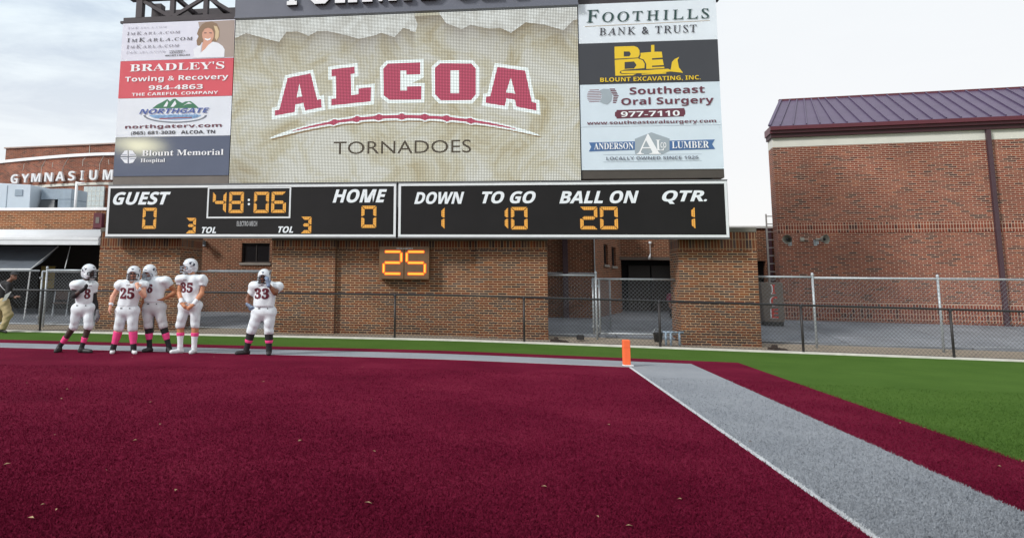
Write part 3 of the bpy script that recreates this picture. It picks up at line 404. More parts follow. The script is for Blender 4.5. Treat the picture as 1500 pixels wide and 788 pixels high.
('screen','screen_maroon',3,[[(-6.285,5.941),(-6.228,5.965),(-6.171,5.983),(-6.114,6.0),(-6.057,6.016),(-6.0,6.031),(-5.943,6.046),(-5.886,6.06),(-5.829,6.074),(-5.772,6.087),(-5.715,6.1),(-5.658,6.113),(-5.601,6.125),(-5.544,6.137),(-5.487,6.149),(-5.43,6.16),(-5.373,6.171),(-5.317,6.182),(-5.26,6.192),(-5.203,6.202),(-5.146,6.216),(-5.09,6.244),(-5.034,6.28),(-4.977,6.279),(-4.92,6.259),(-4.863,6.257),(-4.806,6.263),(-4.75,6.271),(-4.693,6.278),(-4.637,6.285),(-4.58,6.291),(-4.524,6.298),(-4.467,6.306),(-4.411,6.328),(-4.355,6.362),(-4.299,6.364),(-4.242,6.34),(-4.185,6.332),(-4.129,6.334),(-4.073,6.338),(-4.017,6.342),(-3.961,6.346),(-3.904,6.349),(-3.848,6.352),(-3.792,6.361),(-3.737,6.386),(-3.681,6.411),(-3.625,6.395),(-3.569,6.372),(-3.513,6.366),(-3.457,6.366),(-3.401,6.367),(-3.345,6.368),(-3.289,6.368),(-3.234,6.369),(-3.178,6.369),(-3.122,6.373),(-3.067,6.392),(-3.012,6.417),(-2.956,6.405),(-2.9,6.376),(-2.845,6.365),(-2.789,6.363),(-2.734,6.361),(-2.679,6.359),(-2.623,6.357),(-2.568,6.354),(-2.513,6.352),(-2.458,6.352),(-2.403,6.366),(-2.348,6.39),(-2.292,6.382),(-2.237,6.35),(-2.182,6.334),(-2.127,6.328),(-2.072,6.324),(-2.017,6.319),(-1.963,6.315),(-1.908,6.31),(-1.853,6.305),(-1.798,6.306),(-1.744,6.323),(-1.689,6.339),(-1.634,6.314),(-1.58,6.283),(-1.525,6.27),(-1.471,6.262),(-1.416,6.255),(-1.362,6.248),(-1.308,6.241),(-1.253,6.233),(-1.199,6.225),(-1.145,6.218),(-1.091,6.221),(-1.037,6.24),(-0.983,6.239),(-0.929,6.203),(-0.875,6.176),(-0.821,6.163),(-0.767,6.153),(-0.713,6.143),(-0.659,6.132),(-0.605,6.122),(-0.552,6.111),(-0.498,6.1),(-0.444,6.088),(-0.391,6.076),(-0.337,6.064),(-0.284,6.052),(-0.23,6.039),(-0.177,6.027),(-0.124,6.013),(-0.07,6.0),(-0.017,5.986),(0.036,5.971),(0.089,5.957),(0.142,5.941),(0.195,5.925),(0.248,5.908),(0.301,5.885),(0.301,5.885),(0.248,5.89),(0.195,5.9),(0.142,5.911),(0.089,5.922),(0.036,5.934),(-0.017,5.945),(-0.071,5.956),(-0.124,5.966),(-0.177,5.977),(-0.231,5.988),(-0.284,5.998),(-0.338,6.008),(-0.391,6.018),(-0.445,6.028),(-0.498,6.038),(-0.552,6.047),(-0.606,6.057),(-0.659,6.066),(-0.713,6.074),(-0.767,6.083),(-0.821,6.091),(-0.875,6.096),(-0.929,6.086),(-0.983,6.068),(-1.037,6.084),(-1.091,6.119),(-1.145,6.137),(-1.199,6.145),(-1.253,6.152),(-1.308,6.159),(-1.362,6.165),(-1.416,6.171),(-1.471,6.177),(-1.525,6.183),(-1.58,6.182),(-1.634,6.163),(-1.689,6.149),(-1.743,6.175),(-1.798,6.203),(-1.853,6.214),(-1.907,6.219),(-1.962,6.223),(-2.017,6.227),(-2.072,6.231),(-2.127,6.235),(-2.182,6.237),(-2.236,6.228),(-2.291,6.203),(-2.346,6.201),(-2.402,6.232),(-2.457,6.251),(-2.512,6.256),(-2.567,6.259),(-2.622,6.261),(-2.678,6.263),(-2.733,6.265),(-2.788,6.266),(-2.844,6.266),(-2.899,6.258),(-2.954,6.232),(-3.01,6.221),(-3.065,6.248),(-3.121,6.268),(-3.177,6.272),(-3.232,6.272),(-3.288,6.272),(-3.344,6.272),(-3.4,6.271),(-3.455,6.271),(-3.511,6.269),(-3.567,6.26),(-3.622,6.233),(-3.678,6.214),(-3.734,6.235),(-3.791,6.255),(-3.847,6.259),(-3.903,6.256),(-3.959,6.254),(-4.015,6.251),(-4.071,6.247),(-4.128,6.244),(-4.184,6.238),(-4.24,6.221),(-4.295,6.188),(-4.352,6.181),(-4.409,6.205),(-4.465,6.215),(-4.522,6.213),(-4.578,6.208),(-4.635,6.202),(-4.691,6.196),(-4.748,6.19),(-4.804,6.184),(-4.861,6.176),(-4.917,6.158),(-4.973,6.123),(-5.03,6.106),(-5.087,6.125),(-5.144,6.136),(-5.201,6.131),(-5.258,6.123),(-5.315,6.115),(-5.372,6.106),(-5.429,6.097),(-5.485,6.087),(-5.542,6.077),(-5.599,6.067),(-5.656,6.057),(-5.713,6.047),(-5.77,6.036),(-5.828,6.025),(-5.885,6.014),(-5.942,6.003),(-5.999,5.991),(-6.056,5.98),(-6.113,5.968),(-6.171,5.957),(-6.228,5.946),(-6.285,5.941)]]),
]# ================================================================== GROUND
def sheet(name,m,y0,y1,x0,x1,dz,sk0=0.,sk1=0.,step=.5,ny=1):
    """strip of ground following the crown of the field; edges y=y0+sk0*x .. y1+sk1*x"""
    nx=max(2,int((x1-x0)/step)); mb=MB(); 
    for i in range(nx+1):
        x=x0+(x1-x0)*i/nx
        for j in range(ny+1):
            t=j/ny; mb.v.append((x,(y0+sk0*x)*(1-t)+(y1+sk1*x)*t,gz(x)+dz))
    for i in range(nx):
        for j in range(ny):
            k=i*(ny+1)+j; mb.f.append((k,k+ny+1,k+ny+2,k+1))
    return struct(mb.build(name,m))
def turf(name,c1,c2,c3):
    m=bpy.data.materials.new(name); m.use_nodes=True; t=m.node_tree; n=t.nodes; l=t.links; b=n['Principled BSDF']; b.inputs['Roughness'].default_value=.95; b.inputs['Specular IOR Level'].default_value=.04
    g=n.new('ShaderNodeTexCoord')
    def noise(sc,det,vec=None,ro=.6):
        z=n.new('ShaderNodeTexNoise'); z.inputs['Scale'].default_value=sc; z.inputs['Detail'].default_value=det; z.inputs['Roughness'].default_value=ro; l.new(vec or g.outputs['Object'],z.inputs['Vector']); return z
    a=noise(.6,5); f=noise(42,6,ro=.75); mp=n.new('ShaderNodeMapping'); mp.inputs['Scale'].default_value=(1,.35,1); l.new(g.outputs['Object'],mp.inputs['Vector']); s=noise(160,3,mp.outputs['Vector'])
    r=n.new('ShaderNodeValToRGB'); e=r.color_ramp.elements; e[0].position=.32; e[0].color=c1+(1,); e[1].position=.72; e[1].color=c3+(1,); q=e.new(.5); q.color=c2+(1,)
    m1=n.new('ShaderNodeMath'); m1.operation='MULTIPLY_ADD'; m1.inputs[1].default_value=.30; l.new(a.outputs['Fac'],m1.inputs[0])
    m2=n.new('ShaderNodeMath'); m2.operation='MULTIPLY_ADD'; m2.inputs[1].default_value=.40; l.new(f.outputs['Fac'],m2.inputs[0])
    m3=n.new('ShaderNodeMath'); m3.operation='MULTIPLY'; m3.inputs[1].default_value=.30; l.new(s.outputs['Fac'],m3.inputs[0])
    l.new(m3.outputs[0],m2.inputs[2]); l.new(m2.outputs[0],m1.inputs[2]); l.new(m1.outputs[0],r.inputs['Fac']); l.new(r.outputs['Color'],b.inputs['Base Color'])
    bp=n.new('ShaderNodeBump'); bp.inputs['Strength'].default_value=.8; bp.inputs['Distance'].default_value=.02; ad=n.new('ShaderNodeMath'); ad.operation='ADD'; l.new(f.outputs['Fac'],ad.inputs[0]); l.new(s.outputs['Fac'],ad.inputs[1]); l.new(ad.outputs[0],bp.inputs['Height']); l.new(bp.outputs['Normal'],b.inputs['Normal'])
    return m
T_GREEN=turf('turf_green',(.045,.100,.016),(.074,.146,.027),(.12,.205,.045))
T_MAROON=turf('turf_maroon',(.060,.003,.012),(.150,.008,.031),(.29,.034,.070))
T_GREY=turf('turf_grey',(.22,.24,.27),(.32,.34,.37),(.44,.46,.49)); T_WHITE=turf('turf_white',(.5,.52,.54),(.66,.68,.7),(.8,.8,.82))
PAVE=brick('paving_slabs',[(0,s2l(120,124,130)),(.5,s2l(130,134,140)),(1,s2l(138,141,146))],s2l(84,84,86),bw=3.1,bh=2.3,ms=.03,off=0,dirt=.35)
GRAVEL=mat('gravel',s2l(150,138,122),.95,var=.35,vscale=30,bump=.5,bscale=90)
struct(MB().box(-300,300,-60,300,-1.2,-1.0).build('ground',mat('earth',(.09,.08,.06),.95)))
sheet('turf_field',T_GREEN,-45,19.95,-90,60,0,step=1.0)
SK=-.022; XO,XG,XI=4.98,3.83,2.42
# end line and sideline borders, then the end zone itself (each sheet 4 mm above the last)
sheet('end_zone_border',T_MAROON,-30,17.11,-90,XO,.004,0,-.025)
sheet('boundary_stripe',T_GREY,-30,16.34,-90,XG,.008,0,-.015)
sheet('stripe_edge_line',T_WHITE,-30,15.19,-90,XI,.012,0,SK)
sheet('end_zone_turf',T_MAROON,-30,15.12,-90,XI-.06,.016,0,SK)
# turf fibres standing up near the camera, coloured like the paint below them
def fibres(n):
    r=np.random.default_rng(11); d=1/r.uniform(1/13.6,1/3.6,n); lat=r.uniform(-1.05,1.05,n)*.78*d
    x=-.1324*d*1.0+.9911*(lat+.11*d); y=.982*d+.1324*(lat+.11*d)
    keep=(y>3)&(y<13.7); x=x[keep];y=y[keep]; n=len(x)
    reg=np.full(n,3); reg[(x<XO)]=0; reg[(x<XG)]=1; reg[(x<XI)]=2; reg[(x<XI-.06)]=0
    zz=np.array([gz(v) for v in x])+np.array([.016,.010,.012,.0])[reg]*1.
    a=r.uniform(0,2*math.pi,n); w=r.uniform(.003,.0055,n); h=r.uniform(.010,.024,n); b=r.uniform(0,2*math.pi,n); l=r.uniform(.004,.02,n)
    V=np.zeros((n,3,3)); V[:,0]=np.stack([x-np.cos(a)*w,y-np.sin(a)*w,zz],1); V[:,1]=np.stack([x+np.cos(a)*w,y+np.sin(a)*w,zz],1); V[:,2]=np.stack([x+np.cos(b)*l,y+np.sin(b)*l,zz+h],1)
    me=bpy.data.meshes.new('turf_fibres'); me.vertices.add(3*n); me.vertices.foreach_set('co',V.reshape(-1)); me.loops.add(3*n); me.loops.foreach_set('vertex_index',np.arange(3*n)); me.polygons.add(n); me.polygons.foreach_set('loop_start',np.arange(0,3*n,3)); me.polygons.foreach_set('loop_total',np.full(n,3))
    for m in (T_MAROON,T_GREY,T_WHITE,T_GREEN): me.materials.append(m)
    me.polygons.foreach_set('material_index',reg); me.update(); me.validate()
    o=bpy.data.objects.new('turf_fibres',me); COL.objects.link(o); tag(o,'short artificial turf fibres standing in the near field','turf',kind='stuff'); ORG[o.name]=Vector((0,0,0))
fibres(420000)
def litter(n):
    r=random.Random(4); mb=MB()
    for _ in range(n):
        y=1/r.uniform(1/15.5,1/4.5); x=r.uniform(-.75,.7)*y-.03*y; s_=r.uniform(.012,.03); a=r.uniform(0,6.28); z=gz(x)+.03
        c,q=math.cos(a)*s_,math.sin(a)*s_; mb.add([(x-c,y-q,z),(x+q*.5,y-c*.5,z+.008),(x+c,y+q,z+.004),(x-q*.5,y+c*.5,z+.01)],[(0,1,2,3)])
    o=mb.build('leaf_litter',mat('dry_leaf',s2l(150,126,94),.8,var=.4,vscale=2)); tag(o,'scattered dry leaf scraps and paper flecks on the turf','litter',kind='stuff')
litter(45)
# concrete kerb, gravel, raised paving
def kerb():
    mb=MB(); n=220
    for i in range(n+1):
        x=-90+150*i/n; z=gz(x)
        mb.v+=[(x,19.95,z-.1),(x,19.95,z+.035),(x,20.22,z+.035),(x,20.22,z-.1)]
    for i in range(n):
        for j in range(3): k=i*4+j; mb.f.append((k,k+4,k+5,k+1))
    return struct(mb.build('concrete_kerb',CONCL))
kerb()
def rear_ground(name,m,pts,x0=-90,x1=60):
    mb=MB(); n=150; q=len(pts)
    for i in range(n+1):
        x=x0+(x1-x0)*i/n
        for y,z,w in pts: mb.v.append((x,y,z+gz(x)*w))
    for i in range(n):
        for j in range(q-1): k=i*q+j; mb.f.append((k,k+q,k+q+1,k+1))
    return struct(mb.build(name,m))
rear_ground('gravel_strip',GRAVEL,[(20.2,.015,1),(21.0,.05,1),(21.75,.10,.9)])
rear_ground('paving',PAVE,[(21.7,.06,.9),(21.72,.145,.9),(23.4,.27,.6),(25.6,.40,.2),(31,.50,0),(70,.6,0)])

# ================================================================== BRICK SUPPORTS UNDER THE SCOREBOARD
YW=20.9
def brick_pillar(label,x0,x1,top,y0=YW,y1=YW+1.1,zb=-.25,group='brick pillars carrying the scoreboard'):
    cx=(x0+x1)/2; t=thing('brick_pillar',label,'pillar',(cx,y0,0),group=group)
    MB().box(x0,x1,y0,y1,zb,top-.52).build('shaft',BR_FRONT,t)
    MB().box(x0-.002,x1+.002,y0-.003,y1+.003,top-.52,top-.265).build('soldier_course',BR_SOLD,t)
    MB().box(x0-.002,x1+.002,y0-.003,y1+.003,top-.265,top-.01).build('soldier_course',BR_SOLD,t)
    MB().box(x0-.012,x1+.012,y0-.02,y1+.02,top-.01,top+.11).build('cap',STONE,t)
    return t
brick_pillar('wide tan brick pillar under the right end of the scoreboard beside the open gate',4.70,6.76,3.02)
brick_pillar('brick pillar under the left end of the scoreboard behind the huddled players',-12.42,-9.81,3.02,y1=YW+1.6)
t=thing('brick_wall','long brick base wall with recessed middle panel behind the lit play clock','wall',(-3,YW,0))
def wallseg(name,x0,x1,y0,y1):
    MB().box(x0,x1,y0,y1,-.2,2.50).build(name,BR_FRONT,t)
wallseg('pilaster',-6.93,-5.0,YW,YW+1.1); wallseg('pilaster',-.88,1.13,YW,YW+1.1)
wallseg('recessed_panel',-5.0,-.88,YW+.13,YW+1.0)
MB().box(-6.932,-4.998,YW-.003,YW+1.1,2.50,2.755).box(-.882,1.132,YW-.003,YW+1.1,2.50,2.755).box(-4.996,-.884,YW+.127,YW+1.0,2.50,2.755).build('soldier_course',BR_SOLD,t)
MB().box(-6.95,1.15,YW-.02,YW+1.1,2.757,2.9).build('cap',STONE,t)

# ================================================================== SCOREBOARD STRUCTURE
YB=20.4
t=thing('steel_truss','brown steel lattice truss rising above the left advertising column','truss',(-10,20.9,9.55),group=None)
def member(name,segs,w,h=None):
    mb=MB()
    for a,b in segs: mb.bar(a,b,w*1.2,(h or w)*1.2)
    return mb.build(name,STEEL,t)
YT0,YT1=20.62,22.2; zb,zt=9.62,10.42
for yy in (YT0,YT1):
    member('bottom_chord',[((-11.92,yy,zb),(6.0,yy,zb))],.16,.16); member('top_chord',[((-11.75,yy,zt),(6.0,yy,zt))],.2,.2)
    xs=[-11.42,-10.34,-9.24,-8.2]+[-7+1.1*i for i in range(12)]
    for i,x in enumerate(xs):
        member('post',[((x,yy,zb+.08),(x,yy,zt-.1))],.17 if i==0 else .12)
    for i in range(len(xs)-1):
        a,b=xs[i],xs[i+1]
        if i%2==0: member('diagonal',[((a,yy-.03,zt-.1),(b,yy-.03,zb+.06))],.085)
        else: member('diagonal',[((a,yy-.03,zb+.06),(b,yy-.03,zt-.1))],.085)
for x in (-11.42,-10.34,-9.24,-8.2,5.5):
    member('cross_brace',[((x,YT0,zt),(x,YT1,zt))],.1); member('cross_brace',[((x,YT0,zb),(x+.5,YT1,zt))],.07)
MB().bar((-11.95,20.45,9.53),(-8.16,20.45,9.53),.1,.07).build('sign_rail',STEEL,t)
for x in (-11.2,-6.0,0.2,5.6): MB().box(x-.16,x+.16,21.2,21.5,2.8 if x!=-6. else 2.8,zt).build('column',STEEL,t)

# --- black scoreboard: one unit in two cabinets
t=thing('scoreboard','long black football scoreboard reading GUEST 0, HOME 0 and clock 48:06','scoreboard',(-3,YB,2.82))
for x0,x1,nm in ((-11.985,-3.125,'a'),(-3.075,5.93,'b')):
    c=MB().box(x0,x1,YB,YB+.3,2.815,4.37).build('cabinet',BOARD,t)
    w=.068; y0=YB-.012
    MB().box(x0+.01,x1-.01,y0,YB+.004,2.83,2.83+w).box(x0+.01,x1-.01,y0,YB+.004,4.355-w,4.355).box(x0+.01,x0+.01+w,y0,YB+.004,2.83+w,4.355-w).box(x1-.01-w,x1-.01,y0,YB+.004,2.83+w,4.355-w).build('border_trim',TRIMW,c)
    MB().box(x0-.012,x1+.012,YB-.004,YB+.302,2.79,2.813).box(x0-.012,x1+.012,YB-.004,YB+.302,4.372,4.40).build('edge_channel',mat('channel',s2l(120,122,124),.5,.3),c)
MB().box(-8.81,-6.25,YB-.012,YB+.002,4.25,4.298).box(-8.81,-6.25,YB-.012,YB+.002,3.37,3.415).box(-8.81,-8.765,YB-.012,YB+.002,3.415,4.25).box(-6.295,-6.25,YB-.012,YB+.002,3.415,4.25).build('clock_frame',TRIMW,t)
MB().lathe([(0,0),(.035,0)],(-7.527,YB-.006,3.911),14,'y').lathe([(0,0),(.035,0)],(-7.522,YB-.006,3.787),14,'y').build('colon',INK['lettering'],t)
def led_mat(name,on,off,pitch,strength):
    m=bpy.data.materials.new(name); m.use_nodes=True; tt=m.node_tree; n=tt.nodes; l=tt.links; b=n['Principled BSDF']; b.inputs['Base Color'].default_value=(.02,.015,.01,1); b.inputs['Roughness'].default_value=.5
    uv=n.new('ShaderNodeUVMap'); mp=n.new('ShaderNodeMapping'); mp.inputs['Rotation'].default_value=(0,0,rad(45)); ck=n.new('ShaderNodeTexChecker'); ck.inputs['Scale'].default_value=1/pitch
    ck.inputs['Color1'].default_value=on+(1,); ck.inputs['Color2'].default_value=off+(1,); l.new(uv.outputs['UV'],mp.inputs['Vector']); l.new(mp.outputs['Vector'],ck.inputs['Vector'])
    l.new(ck.outputs['Color'],b.inputs['Emission Color']); b.inputs['Emission Strength'].default_value=strength; return m
LED=led_mat('led_amber',(.86,.43,.06),(.46,.18,.018),.036,.92)
SEG={'0':'abcdef','1':'bc','2':'abged','3':'abgcd','4':'fgbc','5':'afgcd','6':'afgedc','8':'abcdefg'}
def seg_polys(x0,z0,x1,z1,w,gap=.008):
    m=(z0+z1)/2; g=gap
    return dict(a=[(x0+g,z1),(x1-g,z1),(x1-w-g,z1-w),(x0+w+g,z1-w)],d=[(x0+w+g,z0+w),(x1-w-g,z0+w),(x1-g,z0),(x0+g,z0)],
     f=[(x0,z1-g),(x0+w,z1-w-g),(x0+w,m+w*.6),(x0+w*.4,m+g*1.5),(x0,m+g*1.5)],e=[(x0,m-g*1.5),(x0+w*.4,m-g*1.5),(x0+w,m-w*.6),(x0+w,z0+w+g),(x0,z0+g)],
     b=[(x1,z1-g),(x1,m+g*1.5),(x1-w*.4,m+g*1.5),(x1-w,m+w*.6),(x1-w,z1-w-g)],c=[(x1,m-g*1.5),(x1,z0+g),(x1-w,z0+w+g),(x1-w,m-w*.6),(x1-w*.4,m-g*1.5)],
     g=[(x0+w*.7,m),(x0+w*1.1,m+w*.5),(x1-w*1.1,m+w*.5),(x1-w*.7,m),(x1-w*1.1,m-w*.5),(x0+w*1.1,m-w*.5)])
for d,x0,z0,x1,z1 in DIGITS:
    w=.092
    mb=MB()
    if d=='1': x0=x1-.5
    sp=seg_polys(x0,z0,x1,z1,w,.012)
    for s_ in SEG[d]: flat(mb,poly_shape([sp[s_]]),YB-.007)
    mb.build('digit',LED,t)
def lettering(parent,keys,y,mats=INK):
    for i,(k,body,style,x0,z0,x1,z1,col) in enumerate(TEXTS):
        if k!=keys: continue
        mb=MB(); sh=text_shape(body,style,x0,z0,x1,z1,offset=(.006 if col!='ink_pale' else 0) if style=='caps' else ((.016 if k=='board' else 0.) if style=='sansi' else 0.))
        flat(mb,sh,y-.002*(i%7)-.002); mb.build('lettering',mats[col],parent)
def artwork(parent,key,y,mats=INK,name='artwork',step=.002,offset=0.):
    by={}
    for i,(k,col,l,loops) in enumerate(POLYS):
        if k!=key: continue
        mb=by.setdefault((col,l),MB()); flat(mb,poly_shape(loops,offset),y-step*l-.0002*(i%9))
    for (col,l),mb in by.items(): mb.build(name,mats[col],parent)
lettering(t,'board',YB-.004)

# --- advertising signs, one panel each, bolted to a cabinet per column
def cabinet(label,x0,x1,z0,z1,m,y=YB+.02):
    c=thing('sign_cabinet',label,'cabinet',((x0+x1)/2,y,z0),group='metal cabinets behind the advertising signs')
    MB().box(x0,x1,y+.03,y+.36,z0,z1).build('body',m,c)
    MB().box(x0,x1,y,y+.03,z0,z0+.245).build('lower_panel',m,c)
cabinet('grey metal cabinet with empty lower strip behind the left advertising column',-11.86,-8.19,4.41,9.48,CABG)
cabinet('dark brown metal cabinet with empty lower strip behind the right advertising column',2.075,5.875,4.45,9.52,CABD)
def sign(key,label,x0,x1,z0,z1,col,rough=.3,g='advertising panels on the left column'):
    s=thing('advertising_sign',label,'sign',((x0+x1)/2,YB+.02,z0),group=g)
    p=MB().box(x0,x1,YB,YB+.045,z0+.004,z1-.004).build('panel',mat('panel_'+key,s2l(*col),rough,var=.05,vscale=.9),s)
    b=MB()
    for bx in (x0+.06,x1-.06):
        for bz in (z0+.08,z1-.08): b.lathe([(0,-.006),(.014,-.006),(.018,0)],(bx,YB-.0015,bz),8,'y')
    b.build('bolt_heads',CHAR,p)
    artwork(s,key,YB-.001); lettering(s,key,YB-.012)
    return s
XL0,XL1,XR0,XR1=-11.855,-8.192,2.085,5.87
sign('karla','pale advert with repeated web address beside a blonde woman in white',XL0,XL1,8.26,9.48,(222,224,236))
sign('bradley','red towing and recovery advert with white lettering and phone number',XL0,XL1,7.075,8.26,(214,92,102),.2)
sign('northgate','white camper dealer advert with green mountains over blue slanted lettering',XL0,XL1,5.855,7.075,(226,232,240),.2)
sign('blount','slate blue hospital advert with white cross emblem at the column foot',XL0,XL1,4.65,5.855,(92,100,120),.06)
R='advertising panels on the right column'
sign('foothills','white bank and trust advert with dark green serif capitals, topmost right',XR0,XR1,8.335,9.51,(224,232,240),g=R)
sign('excavating','black excavating advert with yellow letters shaped as a bulldozer',XR0,XR1,7.135,8.335,(58,60,66),g=R)
sign('oral','pale surgery advert with three head profiles and maroon lettering',XR0,XR1,5.91,7.135,(212,226,236),g=R)
sign('lumber','pale lumber yard advert with blue ribbon banner and large white A',XR0,XR1,4.69,5.91,(212,226,236),g=R)

# --- header with block letters
t=thing('header_sign','grey header fascia carrying cut-off white TORNADOES block letters above the screen','sign',(-3,20.2,9.43))
MB().box(-8.13,2.07,20.22,20.6,9.455,11.3).build('fascia',HEADER,t); MB().box(-8.14,2.08,20.19,20.6,9.43,9.475).build('lower_lip',HEADER,t)
def block(ch,x,w,z,h):
    k=.17; c=.14; s=.07
    X=lambda u:x+u*w
    Z=lambda v:z+v*h
    f=w
    S=lambda v:v/f      # metres -> u
    kk=S(k); cc=S(c); ss=S(s); kv=k/h; cv=c/h; sv=.12/h
    if ch=='T': lp=[[(.5-kk/2-ss,0),(.5+kk/2+ss,0),(.5+kk/2+ss,sv),(.5+kk/2,sv),(.5+kk/2,1-kv),(1-sv*0-.14,1-kv),(1-.14,1-kv-.08),(1,1-kv-.08),(1,1),(0,1),(0,1-kv-.08),(.14,1-kv-.08),(.14,1-kv),(.5-kk/2,1-kv),(.5-kk/2,sv),(.5-kk/2-ss,sv)]]
    elif ch=='O': lp=[[(cc,0),(1-cc,0),(1,cv),(1,1-cv),(1-cc,1),(cc,1),(0,1-cv),(0,cv)],[(kk+.05,kv),(1-kk-.05,kv),(1-kk,kv+.05),(1-kk,1-kv-.05),(1-kk-.05,1-kv),(kk+.05,1-kv),(kk,1-kv-.05),(kk,kv+.05)]]
    elif ch=='R': lp=[[(0,0),(kk+2*ss,0),(kk+2*ss,sv),(kk+ss,sv),(kk+ss,.4),(.5,.4),(.68,sv),(.6,sv),(.6,0),(1.02,0),(1.02,sv),(.93,sv),(.76,.43),(.97,.55),(.97,.87),(.8,1),(0,1),(0,1-sv),(ss,1-sv),(ss,sv),(0,sv)],[(kk+ss,.57),(.68,.57),(.72,.63),(.72,.8),(.68,.84),(kk+ss,.84)]]
    elif ch=='N': lp=[[(0,0),(kk+2*ss,0),(kk+2*ss,sv),(kk+ss,sv),(kk+ss,.62),(.74,0),(1-ss,0),(1-ss,1-sv),(1,1-sv),(1,1),(.62,1),(.62,1-sv),(.72,1-sv),(.72,.42),(.3,1),(0,1),(0,1-sv),(ss,1-sv),(ss,sv),(0,sv)]]
    elif ch=='A': lp=[[(-.03,0),(.34,0),(.34,sv),(.27,sv),(.31,.25),(.67,.25),(.71,sv),(.64,sv),(.64,0),(1.03,0),(1.03,sv),(.96,sv),(.68,1),(.32,1),(.04,sv),(-.03,sv)],[(.36,.42),(.5,.8),(.62,.42)]]
    elif ch=='D': lp=[[(0,0),(1-cc,0),(1,cv),(1,1-cv),(1-cc,1),(0,1),(0,1-sv),(ss,1-sv),(ss,sv),(0,sv)],[(kk+ss,kv),(kk+ss,1-kv),(1-kk-.05,1-kv),(1-kk,1-kv-.05),(1-kk,kv+.05),(1-kk-.05,kv)]]
    elif ch=='E': lp=[[(0,0),(1,0),(1,.27),(.84,.27),(.84,kv),(kk+ss,kv),(kk+ss,.42),(.6,.42),(.6,.33),(.74,.33),(.74,.67),(.6,.67),(.6,.58),(kk+ss,.58),(kk+ss,1-kv),(.84,1-kv),(.84,.73),(1,.73),(1,1),(0,1),(0,1-sv),(ss,1-sv),(ss,sv),(0,sv)]]
    else: lp=[[(cc,0),(1-cc,0),(1,cv),(1,.46),(1-cc,.58),(kk,.64),(kk,1-kv),(1-kk,1-kv),(1-kk,.72),(1,.72),(1,1-cv),(1-cc,1),(cc,1),(0,1-cv),(0,.56),(cc,.44),(1-kk,.38),(1-kk,kv),(kk,kv),(kk,.28),(0,.28),(0,cv)]]
    return [[(X(u),Z(v)) for u,v in l] for l in lp]
SHAD=mat('letter_return',s2l(40,34,36),.6,var=0); LETW=mat('letter_face',s2l(236,238,240),.5,var=.03)
for ch,x,w in zip("TORNADOES",(-6.68,-5.76,-5.00,-4.18,-3.37,-2.44,-1.46,-.72,.1),(.72,.6,.66,.68,.66,.6,.6,.6,.6)):
    lp=block(ch,x,w,9.735,.92); mb=MB()
    sh=poly_shape(lp)
    for lo in lp:
        n=len(lo); k=len(mb.v); mb.v+=[(a,20.09,b) for a,b in lo]+[(a,20.215,b) for a,b in lo]
        for i in range(n): j=(i+1)%n; mb.f.append((k+i,k+j,k+n+j,k+n+i))
    r=mb.build('letter',SHAD,t); mb=MB(); flat(mb,sh,20.088); mb.build('letter_face',LETW,r)

# --- video screen
def led_screen(name,stops,nscale,strength=1.,plain=None):
    m=bpy.data.materials.new(name); m.use_nodes=True; tt=m.node_tree; n=tt.nodes; l=tt.links; b=n['Principled BSDF']; b.inputs['Base Color'].default_value=(.012,.012,.012,1); b.inputs['Roughness'].default_value=.6; b.inputs['Specular IOR Level'].default_value=.2
    uv=n.new('ShaderNodeUVMap')
    if plain is None:
        z=n.new('ShaderNodeTexNoise'); z.inputs['Scale'].default_value=nscale; z.inputs['Detail'].default_value=8; z.inputs['Roughness'].default_value=.68; z.inputs['Distortion'].default_value=.6; l.new(uv.outputs['UV'],z.inputs['Vector'])
        r=n.new('ShaderNodeValToRGB'); e=r.color_ramp.elements
        while len(e)<len(stops): e.new(.5)
        for q,(p,c) in zip(e,stops): q.position=p; q.color=tuple(c)+(1,)
        l.new(z.outputs['Fac'],r.inputs['Fac']); colr=r.outputs['Color']
        at=n.new('ShaderNodeAttribute'); at.attribute_name='picture'; mx=n.new('ShaderNodeMixRGB'); mx.inputs['Color2'].default_value=s2l(110,94,80)+(1,)
        l.new(at.outputs['Fac'],mx.inputs['Fac']); l.new(colr,mx.inputs['Color1']); colr=mx.outputs['Color']
    else:
        rg=n.new('ShaderNodeRGB'); rg.outputs[0].default_value=tuple(plain)+(1,); colr=rg.outputs[0]
    # gaps between the pixel rows and columns
    sp=n.new('ShaderNodeSeparateXYZ'); l.new(uv.outputs['UV'],sp.inputs['Vector']); outs=[]
    for ax in 'XY':
        d=n.new('ShaderNodeMath'); d.operation='DIVIDE'; d.inputs[1].default_value=.0445; l.new(sp.outputs[ax],d.inputs[0])
        f=n.new('ShaderNodeMath'); f.operation='FRACT'; l.new(d.outputs[0],f.inputs[0]); g=n.new('ShaderNodeMath'); g.operation='GREATER_THAN'; g.inputs[1].default_value=.62; l.new(f.outputs[0],g.inputs[0]); outs.append(g)
    mxm=n.new('ShaderNodeMath'); mxm.operation='MAXIMUM'; l.new(outs[0].outputs[0],mxm.inputs[0]); l.new(outs[1].outputs[0],mxm.inputs[1])
    mr=n.new('ShaderNodeMapRange'); mr.inputs['To Min'].default_value=1.0; mr.inputs['To Max'].default_value=.26; l.new(mxm.outputs[0],mr.inputs['Value'])
    mu=n.new('ShaderNodeMixRGB'); mu.blend_type='MULTIPLY'; mu.inputs['Fac'].default_value=1; l.new(colr,mu.inputs['Color1']); l.new(mr.outputs[0],mu.inputs['Color2'])
    l.new(mu.outputs['Color'],b.inputs['Emission Color']); b.inputs['Emission Strength'].default_value=strength; return m
XS0,XS1,ZS0,ZS1=-8.165,2.062,4.42,9.44
t=thing('video_screen','large lit video screen showing maroon school lettering on torn parchment','screen',(-3,YB,ZS0))
